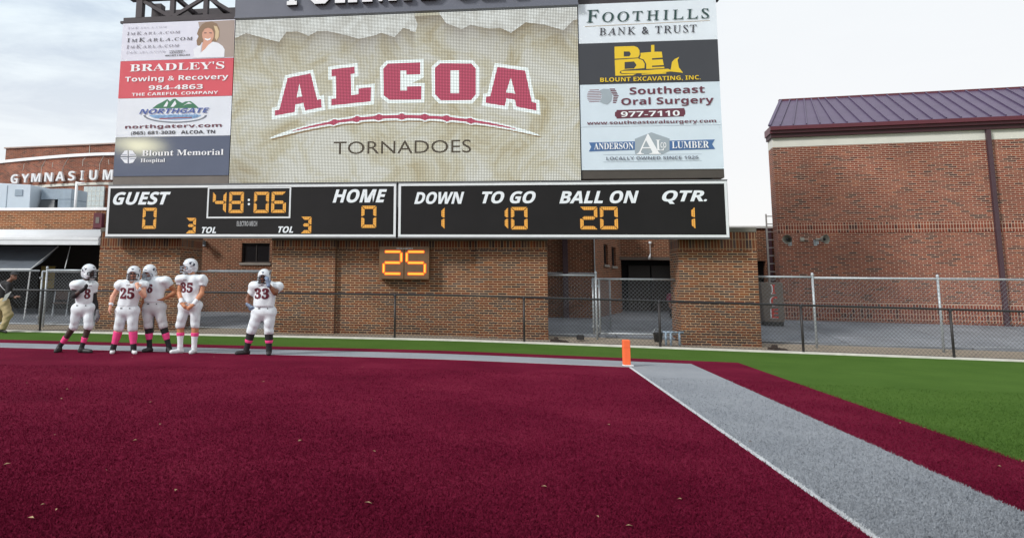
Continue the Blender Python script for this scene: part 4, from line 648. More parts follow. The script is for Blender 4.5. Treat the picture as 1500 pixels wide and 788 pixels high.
MB().box(XS0-.02,XS1+.02,YB+.03,YB+.3,ZS0-.02,ZS1+.01).build('screen_cabinet',BOARD,t)
PARCH=led_screen('screen_parchment',[(0,s2l(150,134,104)),(.34,s2l(182,172,140)),(.47,s2l(202,199,178)),(.58,s2l(212,213,203)),(1,s2l(228,230,226))],.75,1.28)
PAPER=led_screen('screen_paper',[(0,s2l(180,178,168)),(.45,s2l(206,208,202)),(.6,s2l(222,226,222)),(1,s2l(232,236,232))],2.6,1.3)
SCR={k:led_screen('screen_'+k,None,1,1.38,plain=s2l(*c)) for k,c in dict(screen_maroon=(182,78,102),screen_white=(240,250,248),screen_shadow=(146,126,96),screen_ink=(78,70,58)).items()}
# parchment picture: grid of picture values (1 = brown shade under the torn edge)
def torn_z(x):
    for tb in (TORN_L,TORN_R):
        if tb[0][0]-1e-6<=x<=tb[-1][0]+1e-6:
            for (xa,za),(xb,zb_) in zip(tb,tb[1:]):
                if min(xa,xb)<=x<=max(xa,xb) and xb!=xa: return za+(zb_-za)*(x-xa)/(xb-xa)
    return 9.44
nx,nz=300,150; mb=MB(); xsn=np.linspace(XS0,XS1,nx+1); zsn=np.linspace(ZS0,ZS1,nz+1)
mb.v=[(float(x),YB,float(z)) for x in xsn for z in zsn]; mb.f=[(i*(nz+1)+j,(i+1)*(nz+1)+j,(i+1)*(nz+1)+j+1,i*(nz+1)+j+1) for i in range(nx) for j in range(nz)]
scr=mb.build('display',PARCH,t); a=scr.data.attributes.new('picture','FLOAT','POINT'); vals=[]
for x in xsn:
    e=min(torn_z(float(x)),9.3)
    for z in zsn:
        dz=e-z; v=0
        if dz>-.05: v=.62*math.exp(-max(0,dz)/.42)
        v+=.30*math.exp(-((x-XS0)**2+(z-ZS0)**2*1.4)/1.2)
        vals.append(min(1,v))
a.data.foreach_set('value',vals)
def paper(tb,x_end):
    lp=[(XS0 if tb is TORN_L else tb[0][0],ZS1)]+([(XS0,tb[0][1])] if tb is TORN_L else [])+[p for p in tb]+([(XS1,tb[-1][1]),(XS1,ZS1)] if tb is TORN_R else [(tb[-1][0],ZS1)])
    mb=MB(); flat(mb,poly_shape([[(min(max(x,XS0),XS1),min(z,ZS1)) for x,z in lp]]),YB-.002); mb.build('torn_paper',PAPER,scr)
paper(TORN_L,0); paper(TORN_R,0)
artwork(scr,'screen_outline',YB-.001,SCR,'letter_outline',.003,offset=.10)
artwork(scr,'screen',YB-.001,SCR,'school_lettering',.003); lettering(scr,'screen',YB-.004,SCR)
MB().box(2.056,2.084,YB-.01,YB+.3,4.44,9.5).build('side_channel',BLACK,t)

# ================================================================== PLAY CLOCK
t=thing('play_clock','bronze play clock with glowing 25 on the recessed brick panel','clock',(-2.92,20.75,1.64))
CB=mat('clock_bronze',s2l(112,84,58),.5,.1,var=.15,vscale=5)
yc=20.72
MB().box(-3.665,-2.935,yc,yc+.29,1.64,2.575).build('cabinet',CB,t,bevel=.012); MB().box(-2.925,-2.205,yc,yc+.29,1.64,2.575).build('cabinet',CB,t,bevel=.012)
CORE=mat('clock_segment',(.3,.1,.01),.5,var=0,emit=(1,.52,.05),estr=1.08); HALO=mat('clock_glow',(.3,.06,.01),.4,var=0,emit=(1,.13,.008),estr=.8)  # outer orange emission paints the glow around each lit segment
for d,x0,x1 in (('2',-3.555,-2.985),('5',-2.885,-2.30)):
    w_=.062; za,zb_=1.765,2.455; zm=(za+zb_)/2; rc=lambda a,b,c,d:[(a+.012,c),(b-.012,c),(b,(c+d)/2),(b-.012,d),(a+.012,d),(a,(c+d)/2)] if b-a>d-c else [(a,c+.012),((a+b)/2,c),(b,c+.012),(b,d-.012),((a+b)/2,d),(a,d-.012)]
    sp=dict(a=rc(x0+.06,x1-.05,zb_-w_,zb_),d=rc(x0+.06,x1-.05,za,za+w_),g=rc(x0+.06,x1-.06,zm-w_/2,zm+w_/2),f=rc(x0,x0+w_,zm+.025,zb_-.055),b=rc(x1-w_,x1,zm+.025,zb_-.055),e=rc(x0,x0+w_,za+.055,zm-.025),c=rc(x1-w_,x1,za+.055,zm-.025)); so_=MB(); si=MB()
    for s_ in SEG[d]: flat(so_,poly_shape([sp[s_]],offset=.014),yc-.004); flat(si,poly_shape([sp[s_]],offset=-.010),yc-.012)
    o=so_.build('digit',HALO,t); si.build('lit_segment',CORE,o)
mb=MB()
for i in range(11): mb.box(-3.15+i*.044,-3.15+i*.044+.026,yc-.006,yc+.002,2.505,2.527)
mb.build('maker_mark',TRIMW,t)

# ================================================================== FENCES
def chainlink(mb,x0,x1,y,z0,z1,pitch,r,zf=None):
    """woven diamonds as crossing wires"""
    h=z1-z0; n=int((x1-x0+h)/pitch)+1
    for s_ in (1,-1):
        for i in range(n+1):
            c=x0-h+i*pitch; pts=[]
            ta=max(0,x0-c); tb=min(h,x1-c)
            if tb-ta<.02: continue
            a=(c+ta,y+s_*r,(z0+ta) if s_>0 else (z1-ta)); b=(c+tb,y+s_*r,(z0+tb) if s_>0 else (z1-tb))
            za=zf(a[0]) if zf else 0; zb=zf(b[0]) if zf else 0
            mb.tube([(a[0],a[1],a[2]+za),(b[0],b[1],b[2]+zb)],r,3,False)
    return mb
t=thing('field_fence','low black chain link fence running along the edge of the turf','fence',(0,20.1,0))
FX0,FX1=-27.7,21.6
mb=MB(); n=60; mb.tube([(FX0+(FX1-FX0)*i/n,20.1,1.215+gz(FX0+(FX1-FX0)*i/n)) for i in range(n+1)],.027,8); mb.build('top_rail',BLACK,t,True)
mb=MB(); mb.tube([(FX0+(FX1-FX0)*i/n,20.1,.06+gz(FX0+(FX1-FX0)*i/n)) for i in range(n+1)],.004,4); mb.build('tension_wire',BLACK,t)
for i in range(-7,6):
    x=.444+3.53*i; p=MB().tube([(x,20.1,gz(x)-.1),(x,20.1,1.20+gz(x))],.031,10).build('post',CHAR,t,True)
    MB().lathe([(.036,1.15+gz(x)),(.036,1.2+gz(x)),(.027,1.235+gz(x)),(0,1.245+gz(x))],(x,20.1,0),10).build('post_cap',BLACK,p,True)
chainlink(MB(),FX0,FX1,20.075,.05,1.2,.10,.0032,gz).build('mesh',BLKW,t)
GG='galvanised fence and gates behind the brick pillars'
def galv_fence(label,x0,x1,y,z0,z1,posts,name='chain_link_fence',cat='fence',mid=None,pitch=.11):
    t=thing(name,label,cat,((x0+x1)/2,y,z0),group=GG)
    MB().tube([(x0,y,z1),(x1,y,z1)],.028,8).build('top_rail',GALV,t,True)
    MB().tube([(x0,y,z0+.04),(x1,y,z0+.04)],.008 if mid is None else .02,6).build('bottom_wire' if mid is None else 'bottom_rail',GALV,t)
    for x in posts:
        p=MB().tube([(x,y,z0-.2),(x,y,z1+.06)],.031,10).build('post',GALV,t,True)
        MB().lathe([(.04,z1+.05),(.04,z1+.08),(.025,z1+.115),(0,z1+.125)],(x,y,0),10).build('post_cap',GALV,p,True)
    chainlink(MB(),x0,x1,y-.03,z0+.04,z1,pitch,.0025).build('mesh',GALVW,t)
    return t
galv_fence('galvanised chain link fence left of the pillar, in front of the tarp awning',-19.5,-14.62,21.25,.12,1.80,[-17.6],pitch=.115)
galv_fence('galvanised chain link panel between its gate posts and the left brick pillar',-14.36,-12.45,21.25,.12,1.82,[-14.36],pitch=.115)
galv_fence('galvanised chain link panel between the left brick pillar and the long wall',-9.8,-6.95,21.35,.10,1.82,[],pitch=.115)
galv_fence('short galvanised chain link panel right of the long wall ending at the gate post',1.15,2.50,21.3,.10,1.80,[2.50])
galv_fence('galvanised chain link fence with corner post before the red brick tower',6.78,8.28,21.2,.02,1.80,[8.26],pitch=.11)
galv_fence('galvanised chain link run continuing right of the corner post',8.30,15.5,21.2,-.02,1.78,[11.4,14.6],pitch=.11)
def gate(label,hx,hy,ang,w,z0,z1):
    t=thing('chain_link_gate',label,'gate',(hx,hy,0),ang,group=GG)
    MB().tube([(0,0,z0),(0,0,z1)],.028,8).tube([(w,0,z0),(w,0,z1)],.028,8).tube([(0,0,z0),(w,0,z0)],.026,8).tube([(0,0,z1),(w,0,z1)],.028,8).build('frame',GALV,t,True)
    chainlink(MB(),0,w,.02,z0,z1,.11,.0032).build('mesh',GALVW,t)
    hb=MB()
    for z in (z0+.2,z1-.2): hb.tube([(-.05,0,z-.03),(-.05,0,z+.03)],.03,8)
    hb.build('hinges',GALV,t)
gate('open galvanised gate leaf swung across the dark doorway behind the pylon',2.62,21.55,rad(-3),2.25,.17,1.70)
gate('second gate leaf folded back nearly edge-on against the gate post',2.45,21.6,rad(68),1.9,.16,1.70)
gate('half-open galvanised gate leaf left of the black fence post',-14.55,21.3,rad(62),1.5,.16,1.78)
# ================================================================== BUILDINGS BEHIND
YM=25.8
t=thing('school_building','red brick school building behind the scoreboard with small dark windows','building',(-4,YM,.3))
def wall_with_holes(mb,x0,x1,z0,z1,y0,y1,holes):
    """front wall split round its openings (butted pieces)"""
    xs=sorted({x0,x1}|{h[0] for h in holes}|{h[1] for h in holes})
    for a,b in zip(xs,xs[1:]):
        hs=sorted([h for h in holes if h[0]<=a+1e-6 and h[1]>=b-1e-6],key=lambda h:h[2]); z=z0
        for h in hs:
            if h[2]>z: mb.box(a,b,y0,y1,z,h[2])
            z=h[3]
        if z<z1: mb.box(a,b,y0,y1,z,z1)
    return mb
HO=[(-11.785,-11.385,1.2,2.97),(-9.72,-8.65,2.2,2.925)]
wall_with_holes(MB(),-13.4,2.98,.1,4.1,YM,YM+.3,HO).build('wall',BR_BACK,t)
MB().box(-13.4,2.98,YM+.301,YM+3.2,.1,4.1).build('rear_block',BR_BACK,t)
MB().box(-13.45,3.03,YM-.06,YM+3.3,4.1,4.22).build('coping',STONE,t)
def window(x0,x1,z0,z1,y,t,bars=0,sill=True,gl=GLASSD):
    f=MB().box(x0,x0+.05,y+.08,y+.14,z0,z1).box(x1-.05,x1,y+.08,y+.14,z0,z1).box(x0+.05,x1-.05,y+.08,y+.14,z1-.05,z1).box(x0+.05,x1-.05,y+.08,y+.14,z0,z0+.05)
    for i in range(bars): xx=x0+(x1-x0)*(i+1)/(bars+1); f.box(xx-.015,xx+.015,y+.085,y+.135,z0+.05,z1-.05)
    w=f.build('window',mat('window_frame',s2l(52,46,44),.5),t)
    MB().box(x0+.05,x1-.05,y+.105,y+.115,z0+.05,z1-.05).build('pane',gl,w)
    if sill: MB().box(x0-.06,x1+.06,y-.05,y+.15,z0-.085,z0-.003).build('sill',SILL,w)
window(-9.72,-8.65,2.2,2.925,YM,t,1); window(-11.785,-11.385,1.2,2.97,YM,t,0,False)
MB().box(-11.0,2.97,YM-.025,YM,1.90,1.935).build('conduit',GALV,t)
MB().box(1.92,2.09,YM-.16,YM-.003,.4,4.05).build('downspout',PIPE,t)
MB().tube([(3.0,YM-.04,.45),(3.0,YM-.04,4.1)],.02,6).build('corner_pipe',GALV,t)
# oblique wing with two slit windows
A0=Vector((2.98,YM+.0,0)); B0=Vector((4.38,29.3,0)); dv=(B0-A0); ang=math.atan2(dv.y,dv.x); Lw=dv.length
t=thing('brick_wing','set-back brick wing with two narrow dark windows left of the doorway','building',A0,ang)
def wpos(px_): pass
WH=[(Lw*.36,Lw*.52,2.25,2.98),(Lw*.66,Lw*.84,2.22,2.92)]
wall_with_holes(MB(),0.02,Lw,.2,4.1,0,.3,WH).build('wall',BR_BACK,t)
for h in WH: window(*h,0,t,0,True)
MB().box(0,Lw,-.05,.35,4.1,4.2).build('coping',STONE,t)
YR=29.3
t=thing('entrance_block','brick rear block with wide dark doorway under a concrete lintel','building',(7,YR,.4))
wall_with_holes(MB(),4.4,12.5,.2,3.72,YR,YR+.3,[(4.42,6.95,.2,2.48),(9.42,9.78,.2,2.48)]).build('wall',BR_BACK,t)
MB().box(4.36,7.05,YR-.06,YR-.003,2.485,2.60).build('lintel',LINTEL,t)
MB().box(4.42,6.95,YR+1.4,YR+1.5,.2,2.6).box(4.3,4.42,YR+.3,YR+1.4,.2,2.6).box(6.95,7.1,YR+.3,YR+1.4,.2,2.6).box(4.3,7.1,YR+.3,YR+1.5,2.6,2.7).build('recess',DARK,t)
d=MB().box(4.9,5.75,YR+1.3,YR+1.39,.45,2.3).box(5.8,6.65,YR+1.3,YR+1.39,.45,2.3).build('door',mat('door_brown',(.022,.014,.011),.5),t)
MB().box(5.66,5.7,YR+1.25,YR+1.3,1.3,1.6).box(5.85,5.89,YR+1.25,YR+1.3,1.3,1.6).build('handle',CHAR,d)
MB().box(9.40,9.80,YR+.301,YR+.34,.2,2.7).build('side_door',DARK,t)
MB().box(4.35,12.55,YR-.08,YR+2,3.72,3.80).build('roof_edge',mat('roof_edge',s2l(206,206,202),.5),t)
MB().box(4.4,12.5,YR+.301,YR+1.95,3.4,3.715).build('rear_block',BR_BACK,t)
MB().box(9.83,9.98,YR-.16,YR-.003,.4,3.7).build('downspout',PIPE,t)
t=thing('wall_lamp','small white lamp on a thin conduit above the dark doorway','lamp',(5.53,YR,2.6))
MB().tube([(5.53,YR-.04,2.62),(5.53,YR-.04,3.14)],.011,6).build('conduit',WHITEP,t); MB().lathe([(0,3.12),(.05,3.12),(.05,3.2),(0,3.21)],(5.53,YR-.06,0),10).build('junction_box',WHITEP,t)
MB().tube([(5.53,YR-.05,2.72),(5.47,YR-.16,2.6),(5.44,YR-.24,2.54)],[.02,.035,.045],8).build('lamp_head',WHITEP,t)

# right-hand tower with standing seam roof
TA=rad(-8); t=thing('brick_tower','tall red brick tower with purple standing seam metal roof','building',(9.36,26.7,0),TA)
TW,TD=12.5,.75
MB().box(0,TW,0,TD,-.2,.42).build('base_course',BR_TOWER,t); MB().box(0,TW,-.02,TD,.42,1.0).build('soldier_course',BR_TSOLD,t)
MB().box(0,TW,0,TD,1.0,3.36).build('wall',BR_TOWER,t)
MB().box(-.002,TW,-.012,TD,3.36,3.53).box(-.002,TW,-.012,TD,3.534,3.70).build('soldier_course',BR_TSOLD,t)
MB().box(0,TW,0,TD,3.70,6.39).build('wall',BR_TOWER,t)
MB().box(-.004,TW,-.006,TD,6.39,6.72).build('frieze',CREAM,t)
MB().box(-.06,TW,-.12,TD,6.72,6.86).build('soffit',mat('soffit_dark',s2l(62,26,32),.6),t); MB().box(-.1,TW,-.2,TD,6.86,7.10).build('fascia',MAROONM,t)
# roof slope with a raked left end
rf=MB().hexa([(-.12,-.22,7.10),(TW,-.22,7.10),(TW,2.6,7.10),(.6,2.6,7.10)],[(-.11,-.2,7.12),(TW,-.2,7.12),(TW,2.4,8.62),(.85,2.4,8.62)]).build('roof',ROOFM,t)
mb=MB(); 
for i in range(30):
    x=.24+i*.42; b0=(x+.0,-.21,7.125); b1=(x+.86-.0*i,2.4,8.63)
    x1=x+max(0,.95-.18*i); mb.bar((x,-.2,7.14),(x1,2.4,8.645),.035,.05)
mb.bar((-.1,-.19,7.14),(.86,2.4,8.645),.09,.06); mb.build('seams',ROOFM,rf)
MB().box(.8,TW,2.38,2.55,8.6,8.68).build('ridge_cap',MAROONM,t)
MB().box(6.4,6.52,-.14,-.02,.3,6.7).build('downspout',PIPE,t)
MB().box(-.1,TW,-.3,-.2,6.96,7.09).build('gutter',MAROONM,t)
GH='horn loudspeakers and lamps on the brickwork'
def horn(label,loc,rotz=0.,tilt=0.):
    h=thing('horn_loudspeaker',label,'loudspeaker',loc,rotz if rotz else 1e-4,group=GH)
    mb=MB(); mb.lathe([(.155,.30),(.15,.28),(.11,.17),(.06,.08),(.035,.02),(.05,.0),(.05,-.1),(0,-.1)],(0,0,0),18,'y')
    mb.v=[(x,y,z) for x,y,z in mb.v]; mb.build('horn',HORN,h,True)
    MB().lathe([(0,.285),(.03,.28),(.045,.22),(0,.2)],(0,0,0),12,'y').build('throat',BLACK,h,True)
    MB().box(-.02,.02,.02,.16,-.16,-.04).box(-.06,.06,.13,.16,-.2,-.0).build('bracket',GALV,h)
Rm=Matrix.Rotation(TA,4,'Z'); tw=lambda x,y,z:(Matrix.Translation((9.36,26.7,0))@Rm@Vector((x,y,z)))
horn('left horn loudspeaker angled left on the red brick tower',tw(.30,-.2,3.12),rad(-30)); horn('right horn loudspeaker angled right on the red brick tower',tw(1.22,-.2,3.12),rad(26))
horn('horn loudspeaker under the scoreboard left of the brick wall window',(-11.2,YM-.17,3.0),rad(-6))
t=thing('junction_box','small grey junction box between the two horns on the tower','box',tw(.74,-.06,3.14),TA); MB().box(-.06,.06,-.05,.05,-.06,.06).build('box',HORN,t,bevel=.008); MB().box(.06,.2,-.02,.02,-.01,.01).build('conduit',HORN,t)
# roof ladder
t=thing('roof_ladder','white metal ladder rising past the roof edge beside the red tower','ladder',(9.55,27.7,.4),0)
for x in (9.345,9.80): MB().box(x-.022,x+.022,27.68,27.73,.35,4.12).build('rail',mat('ladder_white',s2l(196,194,188),.5),t)
for i in range(13): MB().tube([(9.36,27.705,.62+i*.285),(9.79,27.705,.62+i*.285)],.02,6).build('rung',MATS['ladder_white'],t)
# ICE cabinet
t=thing('ice_cabinet','grey brown ice cabinet with red and white ICE letters by the tower','cabinet',(8.38,24.6,.3),rad(-3))
b=MB().hexa([(-.30,0,.12),(.30,0,.12),(.30,.5,.12),(-.42,.5,.12)],[(-.36,0,1.36),(.30,0,1.36),(.30,.5,1.36),(-.48,.5,1.36)]).build('cabinet_body',ICEBOX,t,bevel=.012)
for i,ch in enumerate('ICE'):
    z=1.0-.38*i; x=.02
    mb=MB(); flat(mb,text_shape(ch,'sans',x-(.05 if ch=='I' else .1),z,x+(.05 if ch=='I' else .1),z+.29),-.012); mb.build('letter',REDP,b)
    mb=MB(); flat(mb,text_shape(ch,'sans',x-.035-(.05 if ch=='I' else .1),z-.01,x-.03+(.05 if ch=='I' else .1),z+.29),-.005); mb.build('letter_edge',TRIMW,b)
MB().box(-.28,.28,.05,.45,-.02,.12).build('plinth',BLACK,t)

# ---------------------------------------------------------------- left: concession stand
YC=25.2
t=thing('concession_stand','low brick concession stand with white rolled awning and dark opening','building',(-18,YC,.2))
MB().box(-27,-14.84,YC,YC+.3,3.3,4.10).build('parapet_wall',BR_LOW,t)
MB().box(-27,-14.80,YC-.04,YC+.34,4.10,4.20).build('coping',WHITEP,t)
MB().box(-27,-13.4,YC+.3,YC+4.5,3.3,4.0).build('roof_slab',CONC,t)
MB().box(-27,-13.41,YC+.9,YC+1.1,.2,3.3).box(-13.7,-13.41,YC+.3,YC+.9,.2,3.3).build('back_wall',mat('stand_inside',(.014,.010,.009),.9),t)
# awning: rolled white top and gutter
pr=[(0,3.36),(-.5,3.345),(-1.0,3.30),(-1.55,3.20),(-1.9,3.05),(-2.0,2.965)]
mb=MB(); n=len(pr)
for x in (-27,-13.86):
    for dy,z in pr: mb.v.append((x,YC+dy,z))
    for dy,z in pr: mb.v.append((x,YC+dy,z-.05))
for i in range(n-1): mb.f+= [(i,i+1,2*n+i+1,2*n+i),(n+i,3*n+i,3*n+i+1,n+i+1),(i,n+i,n+i+1,i+1),(2*n+i,2*n+i+1,3*n+i+1,3*n+i)]
mb.f+=[(n-1,2*n-1,4*n-1,3*n-1)]
aw=mb.build('awning',WHITEP,t,True)
MB().box(-27,-13.85,YC-2.04,YC-1.9,2.87,2.955).box(-27,-13.85,YC-2.02,YC-1.9,2.79,2.865).box(-27,-13.85,YC-2.04,YC-1.9,2.71,2.785).build('gutter',TRIMW,aw)
for x in (-19.6,): MB().box(x-.06,x+.06,YC-1.95,YC-1.83,.2,2.75).build('post',CHAR,t)
t2=thing('wall_box','maroon meter box on the corner of the concession parapet','box',(-14.98,YC,3.5)); MB().box(-15.2,-14.86,YC-.2,YC-.003,3.42,3.98).build('box',MAROONM,t2,bevel=.01); MB().box(-15.1,-14.96,YC-.215,YC-.2,3.6,3.82).build('cover',CABG,t2); MB().box(-15.25,-14.82,YC-.16,YC-.003,3.3,3.42).build('bracket',MAROONM,t2)
# tarp awning on a pipe frame
t=thing('tarp_awning','sloping grey tarp awning on white pipe frame below the rolled awning','awning',(-17,23.5,1.2))
nx_,ny_=26,8; mb=MB(); P00=Vector((-21.5,22.6,1.84));P10=Vector((-15.88,22.6,1.86));P01=Vector((-21.5,24.8,2.74));P11=Vector((-16.4,24.8,2.72))
for i in range(nx_+1):
    for j in range(ny_+1):
        u=i/nx_;v=j/ny_; p=(P00*(1-u)+P10*u)*(1-v)+(P01*(1-u)+P11*u)*v; p.z-=.09*math.sin(math.pi*v)*(1+.3*math.sin(u*9)); mb.v.append(tuple(p))
for i in range(nx_):
    for j in range(ny_): k=i*(ny_+1)+j; mb.f.append((k,k+ny_+1,k+ny_+2,k+1))
mb.build('tarp',TARP,t,True)
MB().tube([P00,P10],.022,8).tube([P10,P11],.02,8).tube([(-15.88,22.6,1.86),(-15.99,22.62,.2)],.022,8).tube([(-19,22.6,1.85),(-19.05,22.62,.2)],.022,8).tube([P11+Vector((.55,-.1,.0)),(-14.9,23.0,1.9)],.015,6).build('frame',mat('pipe_white',s2l(210,212,212),.45),t)
t=thing('poster_panel','faded yellow poster panel hanging behind the chain link fence','poster',(-16.8,24.9,1.2)); MB().box(-17.07,-16.53,24.9,24.93,1.2,2.0).build('sheet',YELPOST,t); MB().box(-17.1,-16.5,24.93,24.97,1.17,2.03).build('board',CHAR,t); MB().box(-16.86,-16.74,24.94,24.99,.2,1.2).build('stake',CHAR,t)
mbz=MB()
for i,(a,b) in enumerate(((-17.0,-16.62),(-17.0,-16.72),(-16.98,-16.6))): mbz.box(a,b,24.893,24.9,1.80-.16*i,1.84-.16*i)
mbz.build('faded_bands',mat('poster_ink',s2l(120,104,66),.8),t)
# folded chairs stacked behind the fence
CH=mat('chair_brown',s2l(86,62,52),.6)
def chair(label,x,y,rz):
    t=thing('folding_chair',label,'chair',(x,y,.28),rz,group='brown folding chairs by the concession opening')
    MB().box(-.22,.22,-.2,.2,.42,.46).build('seat',CH,t,bevel=.01); MB().box(-.22,.22,.19,.22,.55,.86).build('backrest',CH,t,bevel=.01)
    for sx in (-.22,.22): MB().bar((sx,.22,.86),(sx,-.22,0),.028).build('leg',GALV,t); MB().bar((sx,-.12,.42),(sx,.26,0),.028).build('leg',GALV,t)
chair('brown folding chair nearest the poster panel behind the fence',-15.35,23.6,rad(25)); chair('brown folding chair nearest the brick pillar behind the fence',-14.75,23.9,rad(-40)); 
# rooftop plant
t=thing('rooftop_unit','large pale blue air handling unit on the concession roof','unit',(-21,28.6,4.0))
MB().hexa([(-26,28.4,4.0),(-20.22,28.4,4.0),(-20.22,30.6,4.0),(-26,30.6,4.0)],[(-26,28.4,5.86),(-20.24,28.4,5.52),(-20.24,30.6,5.52),(-26,30.6,5.86)]).build('casing',HVACM,t,bevel=.02)
MB().box(-20.95,-20.6,28.37,28.4,5.05,5.32).build('vent_grille',HVACD,t); MB().box(-22.35,-22.3,28.385,28.4,4.1,5.5).box(-21.35,-21.32,28.385,28.4,4.1,5.5).build('casing_seam',HVACD,t)
t=thing('duct_unit','shiny square metal duct with dark hooded intake on the roof','duct',(-19.4,29,4.0))
MB().box(-20.15,-18.72,29.0,30.2,4.95,5.42).box(-19.35,-18.72,29.0,30.2,4.0,4.95).build('duct',HVACD,t,bevel=.015); MB().hexa([(-20.15,28.7,4.1),(-19.3,28.7,4.1),(-19.38,29.4,4.1),(-20.15,29.4,4.1)],[(-20.15,29.0,4.93),(-19.5,29.0,4.93),(-19.5,29.4,4.93),(-20.15,29.4,4.93)]).build('hood',mat('hood_dark',s2l(70,74,78),.5),t)
MB().box(-20.2,-18.7,29.0,30.2,3.9,4.0).build('base',GALV,t)
t=thing('vent_pipe','white vent pipe with short side arm on the concession roof','pipe',(-16.44,25.7,4.0)); MB().tube([(-16.44,25.75,4.0),(-16.44,25.75,5.26)],.05,12).build('pipe',WHITEP,t,True); MB().tube([(-16.44,25.75,5.2),(-16.12,25.72,5.2)],.035,10).build('arm',WHITEP,t,True)

# gymnasium: straight brick hall behind, curved front with letters
t=thing('gymnasium','brick gymnasium with curved white-capped front and raised GYMNASIUM letters','building',(-29,43,4))
GP=[(-40.5,47.2),(-37.5,45.8),(-35.5,44.93),(-33.9,44.16),(-31.95,43.45),(-29.95,42.82),(-27.6,42.15),(-25.6,41.78),(-24.2,41.7),(-21.5,41.75),(-18,42.0)]
def smoothpts(P,n=6):
    out=[]
    for i in range(len(P)-1):
        p0=P[max(0,i-1)];p1=P[i];p2=P[i+1];p3=P[min(len(P)-1,i+2)]
        for k in range(n):
            u=k/n; out.append(tuple(.5*((2*p1[a])+(-p0[a]+p2[a])*u+(2*p0[a]-5*p1[a]+4*p2[a]-p3[a])*u*u+(-p0[a]+3*p1[a]-3*p2[a]+p3[a])*u**3) for a in (0,1)))
    return out+[P[-1]]
GS=smoothpts(GP)
def ribbon(name,m,z0,z1,off=0.,thick=.35,parent=t,rng=None):
    pts=GS if rng is None else [p for p in GS if rng[0]<=p[0]<=rng[1]]
    mb=MB(); n=len(pts); us=[0]
    for a,b in zip(pts,pts[1:]): us.append(us[-1]+math.dist(a,b))
    for x,y in pts: mb.v+=[(x,y-off,z0),(x,y-off,z1),(x,y-off+thick,z1),(x,y-off+thick,z0)]
    for i in range(n-1):
        k=i*4
        for j in range(4): j2=(j+1)%4; mb.f.append((k+j2,k+j,k+4+j,k+4+j2))
    mb.f+=[(0,1,2,3),(4*n-1,4*n-2,4*n-3,4*n-4)]
    o=mb.build(name,m,parent); uvl=o.data.uv_layers[0]
    for p in o.data.polygons:
        for li in p.loop_indices:
            vi=o.data.loops[li].vertex_index; uvl.data[li].uv=(us[vi//4],o.data.vertices[vi].co.z)
    return o
ribbon('front_wall',BR_GYM,4.0,7.32); ribbon('front_wall',BR_GYM,7.48,9.16); ribbon('capping',WHITEP,9.16,9.34,.12,.6); ribbon('sill_band',CREAM,7.32,7.48,.06,.4)
w=MB().box(-26.0,-24.65,41.5,41.62,5.7,7.2).build('glass_block_window',BLOCK,t)
mb=MB()
for i in range(1,5): mb.box(-26.0,-24.65,41.49,41.5,5.7+.3*i-.012,5.7+.3*i+.012)
for i in range(1,5): mb.box(-26.0+.27*i-.012,-26.0+.27*i+.012,41.49,41.5,5.7,7.2)
mb.build('mortar_joint',CONCL,w)
MB().box(-26.75,-26.55,41.6,41.75,6.25,6.6).build('wall_light',CHAR,t)
HB=[(-34.25,46.4),(-18,45.0)]
mb=MB().hexa([(-35.3,46.5,4),(-16,44.3,4),(-16,60,4),(-35.3,60,4)],[(-35.3,46.5,10.62),(-16,44.3,10.62),(-16,60,10.62),(-35.3,60,10.62)]); mb.build('hall_wall',BR_GYM,t)
MB().hexa([(-35.4,46.4,10.625),(-15.9,44.2,10.625),(-15.9,60.1,10.625),(-35.4,60.1,10.625)],[(-35.4,46.4,10.71),(-15.9,44.2,10.71),(-15.9,60.1,10.71),(-35.4,60.1,10.71)]).build('hall_coping',mat('hall_coping',s2l(170,150,140),.7),t)
for xx in (-28.4,-26.3,-23.9): MB().tube([(xx,46.5+(xx+35.3)*(-2.2/19.3)-.03,9.3),(xx,46.5+(xx+35.3)*(-2.2/19.3)-.03,10.6)],.022,5).build('lightning_cable',CREAM,t)
rr=random.Random(3)
for xx,z1_,z0_ in ((-31.4,9.0,8.5),(-29.55,9.1,7.75),(-28.9,8.9,8.5),(-27.6,9.14,7.5),(-26.3,9.1,8.45),(-24.95,9.14,8.2),(-24.6,8.9,8.4)):
    pts=[]; z=z1_; x_=xx
    while z>z0_:
        yy=np.interp(x_,[p[0] for p in GS],[p[1] for p in GS])-.012; pts.append((x_,yy,z)); z-=.078*rr.choice((1,2,3)); x_+=rr.choice((-.15,0,0,0,-.08,.05))
    MB().tube(pts,.02,4).build('mortar_repair',CONCL,t)
for ch,x,y,zt_,zb_ in zip('GYMNASIUM',(-31.96,-30.94,-29.96,-28.9,-27.92,-27.0,-26.22,-25.38,-24.37),(43.4,43.05,42.73,42.45,42.16,41.95,41.8,41.66,41.6),(8.26,8.22,8.2,8.2,8.2,8.2,8.2,8.2,8.2),(7.66,7.66,7.65,7.62,7.62,7.6,7.6,7.58,7.58)):
    w_=dict(G=.5,Y=.54,M=.64,N=.54,A=.58,S=.44,I=.17,U=.5)[ch]
    mb=MB(); sh=text_shape(ch,'sans',x-w_/2,zb_,x+w_/2,zt_); flat(mb,sh,y-.30)
    vs_,fs_=sh
    # returns of the raised letter
    ed={}
    for f in fs_:
        for a,b in zip(f,f[1:]+f[:1]): ed[(a,b)]=ed.get((a,b),0)+1
    k=len(mb.v)
    for a,b in ed:
        if (b,a) not in ed:
            k=len(mb.v); mb.v+=[(vs_[a][0],y-.30,vs_[a][1]),(vs_[b][0],y-.30,vs_[b][1]),(vs_[b][0],y-.12,vs_[b][1]),(vs_[a][0],y-.12,vs_[a][1])]; mb.f.append((k,k+1,k+2,k+3))
    mb.build('letter',LETW,t)

